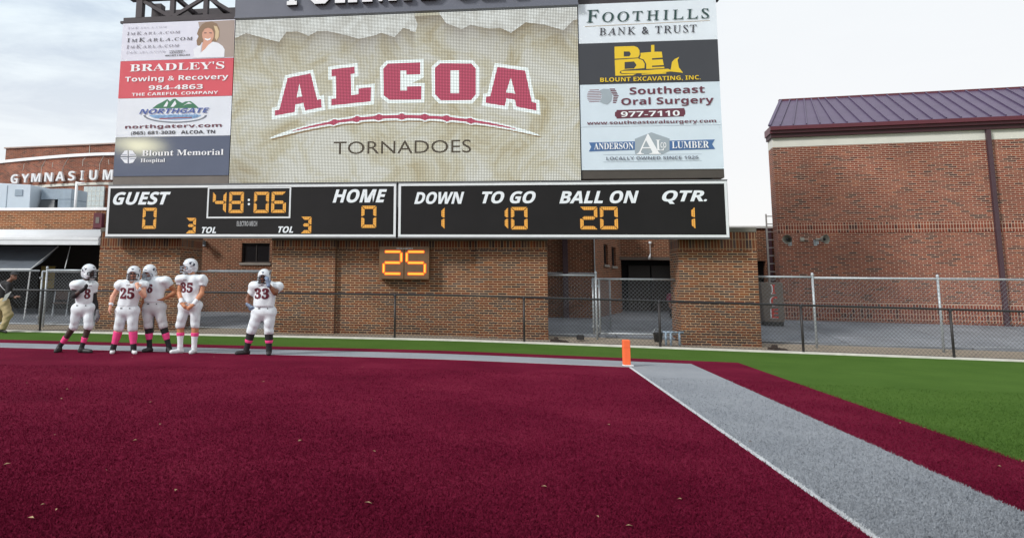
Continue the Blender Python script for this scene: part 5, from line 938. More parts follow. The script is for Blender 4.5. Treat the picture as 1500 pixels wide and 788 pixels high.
# ---------------------------------------------------------------- small things at the fence line
t=thing('pylon','orange end zone pylon on the boundary stripe corner','pylon',(2.36,15.3,gz(2.36)+.016),rad(6))
MB().box(-.068,.068,-.068,.068,.02,.51).build('body',ORANGE,t,bevel=.012); MB().box(-.074,.12,-.074,.074,0,.02).build('base_plate',WHITEP,t,bevel=.004); MB().box(-.0695,.0695,-.0695,.0695,.36,.366).build('seam',mat('pylon_seam',(.7,.1,.03),.6,var=0),t)
GT='dark broken timbers lying at the pillar feet'
def timber(label,x,y,seed):
    t=thing('timber_offcut',label,'timber',(x,y,gz(x)+.02),rad(seed*17%50-25),group=GT); rr=random.Random(seed)
    a=rr.uniform(-.1,.1)
    MB().hexa([(-.3,-.06,.0),(.26,-.09,.0),(.28,.07,.0),(-.26,.09,.0)],[(-.26,-.04,.09),(.18,-.06,.05),(.2,.05,.045),(-.24,.06,.08)]).build('plank',DIRT,t,bevel=.008)
    MB().hexa([(-.2,-.14,.0),(-.05,-.13,.0),(-.06,.06,.0),(-.18,.08,.0)],[(-.17,-.12,.13),(-.07,-.11,.14),(-.08,.03,.15),(-.15,.05,.14)]).build('block',DIRT,t,bevel=.01)
timber('dark timber offcuts beside the foot of the wide right pillar',7.05,20.55,2); timber('dark timber offcuts at the right end of the long brick wall',1.42,20.6,5)
t=thing('drain_block','small black drain block on the gravel left of the gate post','drain',(2.0,20.9,.06)); MB().box(1.9,2.1,20.85,21.02,.03,.16).build('block',BLACK,t,bevel=.012); MB().box(1.93,2.07,20.83,20.85,.06,.13).build('opening',CHAR,t)
t=thing('pipe_stand','pale blue galvanised pipe stand against the left foot of the wide pillar','stand',(4.35,20.55,.0))
PB=mat('pipe_pale_blue',s2l(150,168,184),.45,.2)
for x in (4.2,4.33,4.55): MB().tube([(x,20.5,-.05),(x,20.5,.30)],.03,8).build('leg',PB,t,True)
MB().tube([(4.12,20.5,.30),(4.66,20.5,.30)],.028,8).build('crossbar',PB,t,True)
t=thing('dark_bucket','black bucket on the gravel beside the pale blue pipe stand','bucket',(4.02,20.6,.03)); MB().lathe([(0,.0),(.1,0),(.13,.24),(.135,.25),(.12,.24),(.09,.02),(0,.02)],(4.02,20.6,.03),14).build('shell',BLACK,t,True); MB().tube([(3.89,20.6,.27),(3.95,20.6,.38),(4.09,20.6,.38),(4.15,20.6,.27)],.006,5).build('handle',GALV,t)
# ================================================================== PEOPLE
class Field:
    """signed distance field sampled on a grid and turned into one smooth surface"""
    def __init__(s,h=.011): s.h=h; s.p=[]
    def cap(s,a,b,ra,rb,k=.03,sy=1.,cuts=(),sub=False): s.p.append(('c',np.array(a,float),np.array(b,float),ra,rb,k,sy,cuts,sub)); return s
    def ell(s,c,r,k=.03,R=None,cuts=(),sub=False): s.p.append(('e',np.array(c,float),np.array(r,float),R,0,k,1.,cuts,sub)); return s
    def _d(s,p,X):
        if p[0]=='c':
            _,a,b,ra,rb,k,sy,cuts,sub=p; S=np.array([1,1/sy,1]); A=a*S;B=b*S;P=X*S; ab=B-A; t=np.clip(((P-A)@ab)/max(1e-9,ab@ab),0,1)
            d=np.linalg.norm(P-A-t[...,None]*ab,axis=-1)-(ra+(rb-ra)*t)
        else:
            _,c,r,R,_,k,sy,cuts,sub=p; P=X-c
            if R is not None: P=P@R
            k0=np.linalg.norm(P/r,axis=-1); k1=np.linalg.norm(P/(r*r),axis=-1); d=k0*(k0-1)/np.maximum(k1,1e-6)
        for q,n in cuts: d=np.maximum(d,(X-np.array(q))@np.array(n))
        return d
    def mesh(s,warp=None,zmin=None,zmax=None):
        h=s.h; lo=np.full(3,9.);hi=np.full(3,-9.); bb=[]
        for p in s.p:
            if p[0]=='c': r=max(p[3],p[4])*max(1,p[6]); l=np.minimum(p[1],p[2])-r; u=np.maximum(p[1],p[2])+r
            else: r=max(p[2]) if p[3] is not None else p[2]; l=p[1]-r;u=p[1]+r
            bb.append((l,u))
            if not p[8]: lo=np.minimum(lo,l);hi=np.maximum(hi,u)
        lo-=3*h;hi+=3*h; n=np.ceil((hi-lo)/h).astype(int)+1
        D=np.full(n,.5); ax=[lo[i]+h*np.arange(n[i]) for i in range(3)]
        for p,(l,u) in zip(s.p,bb):
            pad=p[5]*1.2+2*h; i0=np.maximum(0,((l-pad-lo)/h).astype(int)); i1=np.minimum(n,((u+pad-lo)/h).astype(int)+2)
            if (i1<=i0).any(): continue
            X=np.stack(np.meshgrid(ax[0][i0[0]:i1[0]],ax[1][i0[1]:i1[1]],ax[2][i0[2]:i1[2]],indexing='ij'),-1)
            d=s._d(p,X); V=D[i0[0]:i1[0],i0[1]:i1[1],i0[2]:i1[2]]
            if p[8]: V[...]=np.maximum(V,-d)
            else:
                k=p[5]; q=np.maximum(k-np.abs(V-d),0)/k; V[...]=np.minimum(V,d)-q*q*k*.25
        X=None
        if warp is not None or zmin is not None or zmax is not None:
            X=np.stack(np.meshgrid(*ax,indexing='ij'),-1)
            if warp is not None: D=D+warp(X)
            if zmin is not None: D=np.maximum(D,zmin(X) if callable(zmin) else zmin-X[...,2])
            if zmax is not None: D=np.maximum(D,X[...,2]-zmax)
        s.D=D;s.lo=lo;s.n=n
        return nets(D,lo,h)
    def front(s,x,z):
        """y of the surface nearest the camera on column (x,z)"""
        i=int(round((x-s.lo[0])/s.h));k=int(round((z-s.lo[2])/s.h))
        if not(0<=i<s.n[0] and 0<=k<s.n[2]): return None
        col=s.D[i,:,k]; w=np.where(col<0)[0]
        if len(w)==0: return None
        j=w[0]
        if j==0: return s.lo[1]
        a,b=col[j-1],col[j]; return s.lo[1]+s.h*(j-1+a/(a-b))
def nets(D,lo,h):
    S=D<0; nx,ny,nz=D.shape
    c=[(i,j,k) for i in(0,1) for j in(0,1) for k in(0,1)]
    cnt=sum(S[i:nx-1+i,j:ny-1+j,k:nz-1+k].astype(np.int8) for i,j,k in c); M=(cnt>0)&(cnt<8)
    idx=-np.ones(M.shape,int); I=np.argwhere(M); idx[M]=np.arange(len(I))
    acc=np.zeros((len(I),3));num=np.zeros(len(I))
    for a in c:
        for b in c:
            if sum(abs(a[q]-b[q]) for q in range(3))==1 and a<b:
                da=D[I[:,0]+a[0],I[:,1]+a[1],I[:,2]+a[2]];db=D[I[:,0]+b[0],I[:,1]+b[1],I[:,2]+b[2]]; m=(da<0)!=(db<0)
                t=np.where(m,da/np.where(m,da-db,1),0); pt=np.array(a)+t[:,None]*(np.array(b)-np.array(a)); acc+=pt*m[:,None];num+=m
    V=lo+h*(I+acc/np.maximum(num,1)[:,None]); F=[]
    for axn in range(3):
        o=[q for q in range(3) if q!=axn]
        sl=[slice(1,-1)]*3; sl[axn]=slice(0,-1); s2=[slice(1,-1)]*3; s2[axn]=slice(1,None)
        A=S[tuple(sl)];B=S[tuple(s2)]; E=np.argwhere(A!=B)
        if len(E)==0: continue
        base=E.copy(); base[:,o[0]]+=1; base[:,o[1]]+=1
        q=[]
        for d0,d1 in((0,0),(1,0),(1,1),(0,1)):
            g=base.copy(); g[:,o[0]]-=d0; g[:,o[1]]-=d1; q.append(idx[g[:,0],g[:,1],g[:,2]])
        q=np.stack(q,1); inside=A[E[:,0],E[:,1],E[:,2]]; fl=inside if axn!=1 else ~inside
        q[~fl]=q[~fl][:,::-1]; F.append(q[(q>=0).all(1)])
    F=np.concatenate(F) if F else np.zeros((0,4),int); return V,F
def add_mesh(name,VF,mats,parent,slot=None):
    V=np.concatenate([v for v,_ in VF]); k=0;F=[]
    for v,f in VF: F+= (f+k).tolist(); k+=len(v)
    me=bpy.data.meshes.new(name); me.from_pydata(V.tolist(),[],F); me.update()
    o=bpy.data.objects.new(name,me); COL.objects.link(o); o.parent=parent
    for m in mats: me.materials.append(m)
    me.polygons.foreach_set('use_smooth',[True]*len(me.polygons))
    if slot is not None: me.polygons.foreach_set('material_index',[slot(p.center) for p in me.polygons])
    ORG[o.name]=Vector((0,0,0)); return o
nrm=lambda v:np.array(v,float)/max(1e-9,np.linalg.norm(v))
def rotm(yaw,pitch=0.,roll=0.):
    """columns: side, back, up of a head that looks along -y turned by yaw to the viewer's right"""
    return np.array((Matrix.Rotation(yaw,3,'Z')@Matrix.Rotation(pitch,3,'X')@Matrix.Rotation(roll,3,'Y')))
def hand(f,w,d,n,curl=.5,size=1.,infl=0.,thumb=1):
    """palm, four bent fingers of different length and a thumb; d along the hand, n out of the palm"""
    d=nrm(d); n=nrm(np.array(n)-d*np.dot(n,d)); s_=np.cross(d,n)*thumb; w=np.array(w,float); q=size
    f.cap(w-d*.02,w+d*.085*q,.027+infl,.034+infl,.015); f.cap(w+d*.03*q+s_*.018,w+d*.088*q+s_*.022,.016+infl,.015+infl,.015); f.cap(w+d*.03*q-s_*.018,w+d*.085*q-s_*.024,.016+infl,.015+infl,.015)
    for i,ln in enumerate((.92,1.05,1.,.8)):
        b=w+d*(.088-.004*abs(i-1.3))*q+s_*(.031-.0205*i)*q; a=.25*curl; p=b; rr=.0098+infl
        for j,sg in enumerate((.044,.027,.021)):
            dd=d*math.cos(a)+n*math.sin(a); e=p+dd*sg*ln*q; f.cap(p,e,rr,rr*.92,.006); p=e; rr*=.93; a+=curl*1.15
    b=w+d*.022*q+s_*.03*q; e=b+nrm(d*.55+s_*.75+n*.25)*.042*q; f.cap(b,e,.0135+infl,.0115+infl,.01); f.cap(e,e+nrm(d*.8+s_*.35+n*.35)*.034*q,.011+infl,.0095+infl,.006)
UNIF=mat('uniform_white',s2l(224,231,236),.75,var=.04,vscale=9,bump=.12,bscale=26); UNIG=mat('uniform_pants_white',s2l(220,227,232),.7,var=.04,vscale=9,bump=.1,bscale=22); UNIP=mat('uniform_pants_grey',s2l(200,201,204),.7,var=.04,vscale=9,bump=.1,bscale=22)
MAROONC=mat('number_maroon',s2l(104,30,48),.7,var=.05,vscale=20); BLKC=mat('cloth_black',(.016,.015,.017),.85,var=.1,vscale=20); PINK=mat('cloth_pink',s2l(236,72,138),.8,var=.06,vscale=20); WSOCK=mat('cloth_white',s2l(226,228,232),.85,var=.04,vscale=20)
SHOEB=mat('shoe_black',(.02,.019,.02),.5,var=.2,vscale=25); SHOEW=mat('shoe_white',s2l(214,218,220),.5,var=.08,vscale=25); GLOVE=mat('glove_grey_blue',s2l(112,128,152),.6,var=.6,vscale=30); GLOVEK=mat('glove_grey_black',s2l(120,120,124),.6,var=.6,vscale=30)
HELM=mat('helmet_silver',s2l(218,224,230),.22,.15,var=.04,vscale=4); HDEC=mat('helmet_decal',s2l(38,40,62),.35,var=.0); MASKD=mat('mask_dark',s2l(34,26,30),.4,.2,var=0); MASKG=mat('mask_grey',s2l(132,138,148),.4,.3,var=0); CHINW=mat('chin_strap',s2l(220,222,224),.6,var=0)
EYE=mat('eye',(.03,.02,.02),.3,var=0); LIP=mat('lips',s2l(150,84,76),.5,var=0)
def skin(n,c): 
    m=mat('skin_'+n,s2l(*c),.5,var=.06,vscale=14); b=m.node_tree.nodes['Principled BSDF']; b.inputs['Subsurface Weight'].default_value=.08; b.inputs['Subsurface Radius'].default_value=(.02,.008,.004); return m
def lerp(a,b,t): return np.array(a)*(1-t)+np.array(b)*t
def put_text(parent,F,body,x0,z0,x1,z1,m,name='number',lift=.006,warpx=0.):
    """lettering laid on the cloth"""
    cu=bpy.data.curves.new('t','FONT'); cu.body=glyphs(body,'serif'); cu.size=1; cu.resolution_u=3; cu.offset=.028; cu.space_character=1.06
    vs,fs=curve_mesh(cu); bpy.data.curves.remove(cu)
    bm=bmesh.new(); bv=[bm.verts.new(v) for v in vs]
    for f in fs:
        try: bm.faces.new([bv[i] for i in f])
        except ValueError: pass
    bmesh.ops.triangulate(bm,faces=bm.faces[:])
    for _ in range(4):
        es=[e for e in bm.edges if e.calc_length()>.11]
        if not es: break
        bmesh.ops.subdivide_edges(bm,edges=es,cuts=1); bmesh.ops.triangulate(bm,faces=bm.faces[:])
    a=np.array([v.co[:2] for v in bm.verts]); mn=a.min(0);mx=a.max(0)
    for v in bm.verts:
        u=(v.co.x-mn[0])/(mx[0]-mn[0]); x=x0+u*(x1-x0); z=z0+(v.co.y-mn[1])/(mx[1]-mn[1])*(z1-z0); y=F.front(x,z); v.co=(x,(y if y is not None else 0)-lift,z)
    me=bpy.data.meshes.new(name); bm.to_mesh(me); bm.free(); o=bpy.data.objects.new(name,me); COL.objects.link(o); me.materials.append(m); o.parent=parent; ORG[o.name]=Vector((0,0,0)); return o
def helmet(parent,hc,yaw,pitch,decal,maskm,roll=0.):
    R=rotm(yaw,pitch,roll); T=lambda v: hc+R@np.array(v,float)
    f=Field(.011); f.ell(T((0,.012,.028)),(.137,.160,.140),.03,R); f.ell(T((.085,-.03,-.085)),(.05,.085,.075),.05,R); f.ell(T((-.085,-.03,-.085)),(.05,.085,.075),.05,R); f.ell(T((0,.10,-.06)),(.11,.07,.085),.05,R)
    f.ell(T((0,-.155,-.055)),(.098,.13,.088),.01,R,sub=True); f.ell(T((0,-.1,-.16)),(.092,.14,.085),.01,R,sub=True); f.ell(T((0,.0,-.19)),(.085,.1,.075),.01,R,sub=True)
    f.ell(T((.135,.0,-.03)),(.02,.018,.018),.01,R,sub=True); f.ell(T((-.135,.0,-.03)),(.02,.018,.018),.01,R,sub=True)
    V,Fc=f.mesh()
    def slot(c):
        p=R.T@(np.array(c)-hc)
        if not decal: return 0
        u,v=p[1]-.02,p[2]-.045
        if abs(p[0])>.085:  # swirl mark on each side
            r=math.hypot(u*.8,v*1.5); a=math.atan2(v,u)
            if .022<r<.07 and math.sin(a*2+r*60)>.0: return 1
        if p[1]<-.10 and abs(p[0])<.03 and .075<p[2]<.1: return 1
        return 0
    o=add_mesh('helmet',[(V,Fc)],[HELM,HDEC],parent,slot)
    mb=MB()
    def arc(z,a0,rx=.135,ry=.205,n=12,sag=.0): return [tuple(T((rx*math.sin(t),-ry*math.cos(t)*1.0+.0,z-sag*math.cos(t)))) for t in np.linspace(-a0,a0,n)]
    mb.tube(arc(-.018,1.15),.011,6).tube(arc(-.062,1.25,sag=.01),.011,6).tube(arc(-.115,1.2,.115,.195,sag=.02),.013,6)
    for t in (-.42,.42): mb.tube([T((.135*math.sin(t),-.205*math.cos(t),-.018)),T((.135*math.sin(t),-.207*math.cos(t),-.07)),T((.115*math.sin(t),-.195*math.cos(t),-.132))],.007,6)
    for t in (-1.15,1.15): mb.tube([T((.135*math.sin(t),-.205*math.cos(t),-.018)),T((.13*math.sin(t),-.17*math.cos(t),-.065)),T((.115*math.sin(t),-.18*math.cos(t),-.12))],.012,6)
    mb.build('facemask',maskm,o,True)
    MB().tube([T((-.11,-.05,-.10)),T((-.06,-.11,-.15)),T((0,-.125,-.158)),T((.06,-.11,-.15)),T((.11,-.05,-.10))],[.008,.012,.02,.012,.008],8).build('chin_strap',CHINW,o,True)
    return o
def head_prims(f,hc,R):
    T=lambda v: hc+R@np.array(v,float)
    f.ell(T((0,.008,.01)),(.076,.098,.115),.03,R).ell(T((0,-.03,-.065)),(.058,.068,.058),.04,R).cap(T((0,-.094,.0)),T((0,-.112,-.03)),.010,.015,.015).ell(T((0,-.088,.032)),(.055,.018,.012),.015,R)
    f.ell(T((.033,-.085,.005)),(.016,.012,.011),.012,R).ell(T((-.033,-.085,.005)),(.016,.012,.011),.012,R).ell(T((0,-.094,-.06)),(.026,.014,.011),.012,R).ell(T((0,-.088,-.098)),(.024,.02,.016),.015,R)
    for s_ in (1,-1): f.ell(T((s_*.078,.012,-.005)),(.012,.022,.034),.01,R)
def face_slot(hc,R):
    def slot(c):
        p=R.T@(np.array(c)-hc)
        if p[1]<-.07:
            if abs(abs(p[0])-.033)<.017 and abs(p[2]-.006)<.009: return 1
            if abs(p[0])<.026 and abs(p[2]+.062)<.009: return 2
        return 0
    return slot
def folds(amp,seed):
    r=np.random.default_rng(seed); W=[(r.normal(size=3)*np.array([22,14,17]),r.uniform(0,6)) for _ in range(5)]
    def w(X): return amp*sum(np.sin(X@k+p) for k,p in W)/2.2
    return w

FH=Vector((-math.sin(YAW),math.cos(YAW),0))
def measure(px,py,dy,loc):
    """where a joint seen in the photograph lies on the upright plane through the person, in the person's own metres"""
    r=Fv+Rv*((px-600)/FPX)-Uv*((py-268)/FPX); o=Vector((0,0,1.6)); lc=Vector(loc); t=(dy+(lc-o).dot(FH))/r.dot(FH); p=o+r*t-lc
    return np.array([p.dot(R0),dy,p.z])
def player(label,org,base,depth,loc,S):
    """S: joints measured on the photograph, turned into metres at the player's distance"""
    x0,y0,sc=org
    J=lambda p: measure(x0+p[0]/sc,y0+p[1]/sc,p[2] if len(p)>2 else 0.,loc)
    g={k:J(v) for k,v in S['j'].items()}; sk=S['skin']; R=rotm(rad(S.get('yaw',0)),rad(S.get('pitch',0)))
    root=bpy.data.objects.new('person',None); 
    th,kn,ca=S.get('r',(.125,.09,.072)); hc=g['head']
    shm=(g['shL']+g['shR'])/2; hipm=(g['hipL']+g['hipR'])/2; hem=J(S['hem'])[2]; tw=S.get('torso',.205); sy=.72
    f=Field(.011); head_prims(f,hc,R)
    f.cap(hc+R@np.array([0,.03,-.06]),shm+np.array([0,.02,.02]),.062,.075,.04)
    f.cap(shm+[0,0,-.06],hipm+[0,0,.06],tw*.8,tw*.8,.05,sy)
    for sd in 'LR':
        sh,el,wr=g['sh'+sd],g['el'+sd],g['wr'+sd]; f.cap(shm*.35+sh*.65,sh,.075,.07,.04); f.cap(sh,el,.064,.050,.03); f.cap(el,wr,.050,.032,.02); f.cap(lerp(el,wr,.12),lerp(el,wr,.4),.052,.046,.03)
        hp,k_,an=g['hip'+sd],g['kn'+sd],g['an'+sd]; f.cap(hp,k_,th*.85,kn*.85,.04); f.cap(k_,an,kn*.8,ca*.60,.03); f.cap(lerp(k_,an,.15)+[0,.015,0],lerp(k_,an,.48)+[0,.02,0],ca*.93,ca*.85,.03)
        an=g['an'+sd]
    VF=[f.mesh(zmin=.07)]
    hands={}
    for sd in 'LR':
        d_,n_,c_,tb=S['hand'+sd]; hf=Field(.005); hand(hf,g['wr'+sd],d_,n_,c_,1.05,0,tb); VF.append(hf.mesh())
    bpy.data.objects.remove(root)
    body=add_mesh('person',VF,[sk,EYE,LIP],None,face_slot(hc,R))
    body.location=loc; body.rotation_euler=(0,0,YAW); tag(body,label,'person',S.get('group','football players in white uniforms'),'thing')
    # jersey over shoulder pads
    jf=Field(.011); pad=S.get('pad',(.155,.15,.10))
    ch=shm+np.array([0,0,-.10]); wa=np.array([hipm[0],hipm[1]*.5,hem+.05])+np.array(S.get('waist',(0,0,0)))
    jf.cap(ch,wa,tw,tw*S.get('belly',.97),.05,sy); jf.cap(g['shL']*.75+g['shR']*.25+[0,0,-.02],g['shR']*.75+g['shL']*.25+[0,0,-.02],.125,.125,.06,.95)
    for sd,sg in (('L',-1),('R',1)):
        sh,el=g['sh'+sd],g['el'+sd]; c=sh+np.array([-sg*.03,0,.005]); jf.ell(c,pad,.06)
        t=S.get('sleeve',.42); e=lerp(sh,el,t); d_=nrm(el-sh); jf.cap(sh,lerp(sh,el,t+.15),.098,.084,.05,cuts=[(e,d_)])
        jf.cap(lerp(sh,el,t-.03),e+d_*.02,.074,.074,.005,sub=False,cuts=[(e+d_*.012,d_)])
    jf.cap(hc+R@np.array([0,.0,-.10]),hc+R@np.array([0,-.07,-.20]),.068,.05,.01,sub=True)
    skew=S.get('hemslope',0)
    VJ=jf.mesh(folds(.010,S['seed']),zmin=lambda X: hem+skew*(X[...,0]-hipm[0])-X[...,2])
    jer=add_mesh('jersey',[VJ],[UNIF],body)
    nb=S['num']; a=J(nb[1]);b=J(nb[2]); put_text(jer,jf,nb[0],a[0],a[2],b[0],b[2],MAROONC)
    if 'mark' in S:
        a=J(S['mark'][0]);b=J(S['mark'][1]); mb=MB(); n_=7
        for i in range(n_):
            u0=a[0]+(b[0]-a[0])*i/n_; u1=u0+(b[0]-a[0])/n_*.62; zz=(a[2],b[2]); ys=[jf.front((u0+u1)/2,zz[0])]
            if ys[0] is None: continue
            y=ys[0]-.006; mb.quad((u0,y,zz[0]),(u1,y,zz[0]),(u1,y-.0,zz[1]),(u0,y,zz[1]))
        if mb.f: mb.build('chest_mark',MAROONC,jer)
    # pants
    pf=Field(.011); pf.ell(hipm+[0,0,.03],(S.get('hipw',.19),.15,.15),.05); pf.cap(hipm+[0,0,.06],[hipm[0],hipm[1]*.5,hem+.06],tw*.9,tw*.86,.05,sy)
    for sd in 'LR':
        hp,k_,an=g['hip'+sd],g['kn'+sd],g['an'+sd]; d_=nrm(an-k_); e=k_+d_*S.get('pantlen',.055)
        pf.cap(hp,k_,th,kn,.045); pf.cap(k_,k_+d_*.12,kn,kn*.86,.04,cuts=[(e,d_)])
        q=lerp(hp,k_,.58); pf.ell(q+[0,-th*.62,0],(.068,.045,.105),.04); pf.ell(k_+[0,-kn*.68,.01],(.058,.04,.066),.03)
        pf.ell(lerp(hp,hipm,.0)+[(.10 if sd=='R' else -.10)*.5,.03,.05],(.1,.12,.1),.05)
    VP=pf.mesh(folds(.0045,S['seed']+9),zmax=hem+.075)
    pants=add_mesh('pants',[VP],[S.get('pants',UNIG)],body)
    bl=MB(); 
    for u in (-.09,-.065,.10):
        y=pf.front(hipm[0]+u,hem-.035); 
        if y is not None: bl.box(hipm[0]+u-.011,hipm[0]+u+.011,y-.008,y+.01,hem-.046,hem-.026)
    if bl.f: bl.build('waist_marks',BLKC,pants)
    # socks, shoes
    for sd in 'LR':
        k_,an,to=g['kn'+sd],g['an'+sd],g['to'+sd]; d_=nrm(an-k_)
        for nm,mt,t0,t1,inf in S['socks']:
            sf=Field(.009); c=[(lerp(k_,an,t0),-d_),(lerp(k_,an,t1),d_)]
            sf.cap(k_,an,kn*.8+inf,ca*.60+inf,.03,cuts=c); sf.cap(lerp(k_,an,.15)+[0,.015,0],lerp(k_,an,.48)+[0,.02,0],ca*.93+inf,ca*.85+inf,.03,cuts=c); sf.cap(an,an+d_*.1,ca*.6+inf,ca*.62+inf,.02,cuts=c)
            add_mesh(nm,[sf.mesh()],[mt],body)
        sf=Field(.009); hd=nrm(np.array([to[0]-an[0],to[1]-an[1],0])); z0=.0; heel=np.array([an[0],an[1],.045])-hd*.035; toe=np.array([to[0],to[1],.035])
        sf.cap(heel,np.array([an[0],an[1],.085]),.046,.05,.03); sf.cap(heel,toe,.044,.036,.03); sf.cap(lerp(heel,toe,.55),lerp(heel,toe,.9),.047,.042,.03); sf.cap([an[0],an[1],.06],[an[0],an[1],.12],.052,.05,.02)
        s_=add_mesh('shoe',[sf.mesh(zmin=.002)],[S['shoe'],CHINW],body,(lambda c: 1 if (S.get('toecap') and hd@(np.array(c)-an)>.05 and c[2]<.075) else 0))
    for sd,mt,ln in S.get('bands',()):
        el,wr=g['el'+sd],g['wr'+sd]; d_=nrm(wr-el); bf=Field(.008); a=wr-d_*ln; bf.cap(a-d_*.05,wr+d_*.03,.05,.044,.01,cuts=[(a,-d_),(wr-d_*.01,d_)]); add_mesh('wristband',[bf.mesh()],[mt],body)
    for sd,mt,t0,t1 in S.get('sleeves',()):   # tight black undersleeve from shoulder (0) over elbow (1) to wrist (2)
        sh,el,wr=g['sh'+sd],g['el'+sd],g['wr'+sd]; bf=Field(.009); bf.cap(sh,el,.068,.055,.03); bf.cap(el,lerp(el,wr,max(.02,t1-1)),.055,.055-.018*(t1-1),.03,cuts=[(lerp(el,wr,t1-1),nrm(wr-el))]); bf.cap(lerp(el,wr,.12),lerp(el,wr,min(.4,max(.13,t1-1))),.056,.05,.03,cuts=[(lerp(el,wr,t1-1),nrm(wr-el))]); add_mesh('undersleeve',[bf.mesh()],[mt],body)
    for sd,mt in S.get('gloves',()):
        d_,n_,c_,tb=S['hand'+sd]; hf=Field(.0055); hand(hf,g['wr'+sd],d_,n_,c_,1.07,.0035,tb); hf.cap(g['wr'+sd]-nrm(d_)*.045,g['wr'+sd]+nrm(d_)*.01,.041,.036,.01); add_mesh('glove',[hf.mesh()],[mt],body)
    helmet(body,hc,rad(S.get('yaw',0)),rad(S.get('pitch',0)),S.get('decal',True),S.get('mask',MASKD))
    return body

player('player number 8 looking right, black arm sleeves and gloved hand by hip',(72,380,5.475),(102,517.5),15.43,(-9.259,14.679,.012),dict(seed=1,skin=skin('deep',(68,50,46)),
 j=dict(head=(322,98),shL=(214,205,-.07),shR=(350,207,.10),elL=(200,292,-.14),wrL=(268,246,-.27),elR=(366,345,.10),wrR=(386,432,.02),hipL=(228,408),hipR=(316,408,.02),knL=(198,535,.04),knR=(316,535,-.03),anL=(82,702,.10),anR=(262,702,-.02),toL=(52,745,-.08),toR=(335,748,-.06)),
 yaw=68,hem=(0,352),torso=.18,waist=(.02,0,0),num=('8',(298,315),(345,235)),mark=((330,216),(352,208)),handL=((.75,-.35,.45),(.1,-.3,.9),.7,-1),handR=((.1,-.1,-1),(-.8,.4,0),.4,1),r=(.118,.086,.066),
 socks=[('ankle_sock',BLKC,.78,1.2,.007),('pink_band',PINK,.55,.78,.011)],shoe=SHOEB,sleeves=[('L',BLKC,0,1.35),('R',BLKC,0,1.95)],gloves=[('R',GLOVEK),('L',BLKC)],pad=(.15,.16,.10)))
player('player number 25 with pink socks and hand raised to his chin',(150,380,5.473),(178,518),15.39,(-8.142,14.792,.012),dict(seed=2,skin=skin('fair',(214,158,132)),
 j=dict(head=(252,112),shL=(143,205),shR=(322,207),elL=(84,300,-.02),wrL=(66,372,-.10),elR=(334,292,-.16),wrR=(283,228,-.27),hipL=(158,425),hipR=(240,425),knL=(133,548),knR=(243,548),anL=(88,708,.02),anR=(250,708,.02),toL=(76,750,-.16),toR=(262,750,-.16)),
 yaw=6,hem=(0,374),torso=.225,hipw=.215,num=('25',(158,315),(278,226)),mark=((214,210),(246,203)),handL=((-.05,-.25,-1),(.9,.2,0),.45,1),handR=((-.38,.45,.8),(-.2,.9,-.3),.75,-1),r=(.138,.095,.085),
 socks=[('pink_sock',PINK,.20,.80,.010),('ankle_sock',BLKC,.80,1.2,.006)],shoe=SHOEB,toecap=True,bands=[('L',WSOCK,.06),('R',WSOCK,.07)],sleeve=.30))
player('player number 6 with hand on hip, half hidden behind number 25',(150,380,5.473),(230,516.5),15.67,(-7.53,15.162,.012),dict(seed=3,skin=skin('brown',(172,110,72)),
 j=dict(head=(378,102),shL=(352,180,.03),shR=(508,176),elL=(352,285,.02),wrL=(318,345,-.06),elR=(592,262,.05),wrR=(480,322,-.06),hipL=(365,398),hipR=(456,398),knL=(368,530),knR=(485,530),anL=(378,690,.02),anR=(532,690,.02),toL=(330,738,-.06),toR=(548,742,-.16)),
 yaw=-16,pitch=14,hem=(0,338),torso=.215,waist=(-.0,0,0),num=('6',(368,268),(424,198)),handL=((-.2,-.2,-1),(.9,.3,0),.5,1),handR=((-1,-.22,.08),(0,.4,-1),.35,-1),r=(.128,.092,.074),pants=UNIP,
 socks=[('black_sock',BLKC,.14,1.2,.008),('pink_band',PINK,.40,.70,.013)],shoe=SHOEB,mask=MASKG,decal=True))
player('player number 85 looking left with both hands clasped at his waist',(245,372,5.186),(271,518),15.52,(-6.859,15.092,.012),dict(seed=4,skin=skin('tan',(196,134,98)),
 j=dict(head=(172,92),shL=(108,192,-.04),shR=(268,198,.03),elL=(92,298,-.04),wrL=(110,378,-.22),elR=(262,300,-.05),wrR=(196,388,-.22),hipL=(130,408),hipR=(214,408),knL=(100,538),knR=(212,538),anL=(98,700,.02),anR=(204,706,.02),toL=(30,748,-.10),toR=(178,752,-.16)),
 yaw=-62,hem=(0,368),torso=.205,num=('85',(108,292),(211,216)),mark=((142,200),(166,194)),handL=((.75,-.2,-.6),(.3,.9,-.2),.7,1),handR=((-.72,-.3,-.55),(-.2,.9,-.2),.8,-1),r=(.124,.09,.078),
 socks=[('white_sock',WSOCK,.40,1.2,.008),('pink_band',PINK,.37,.50,.012)],shoe=SHOEW,bands=[('L',WSOCK,.13),('R',WSOCK,.14)],mask=MASKG))
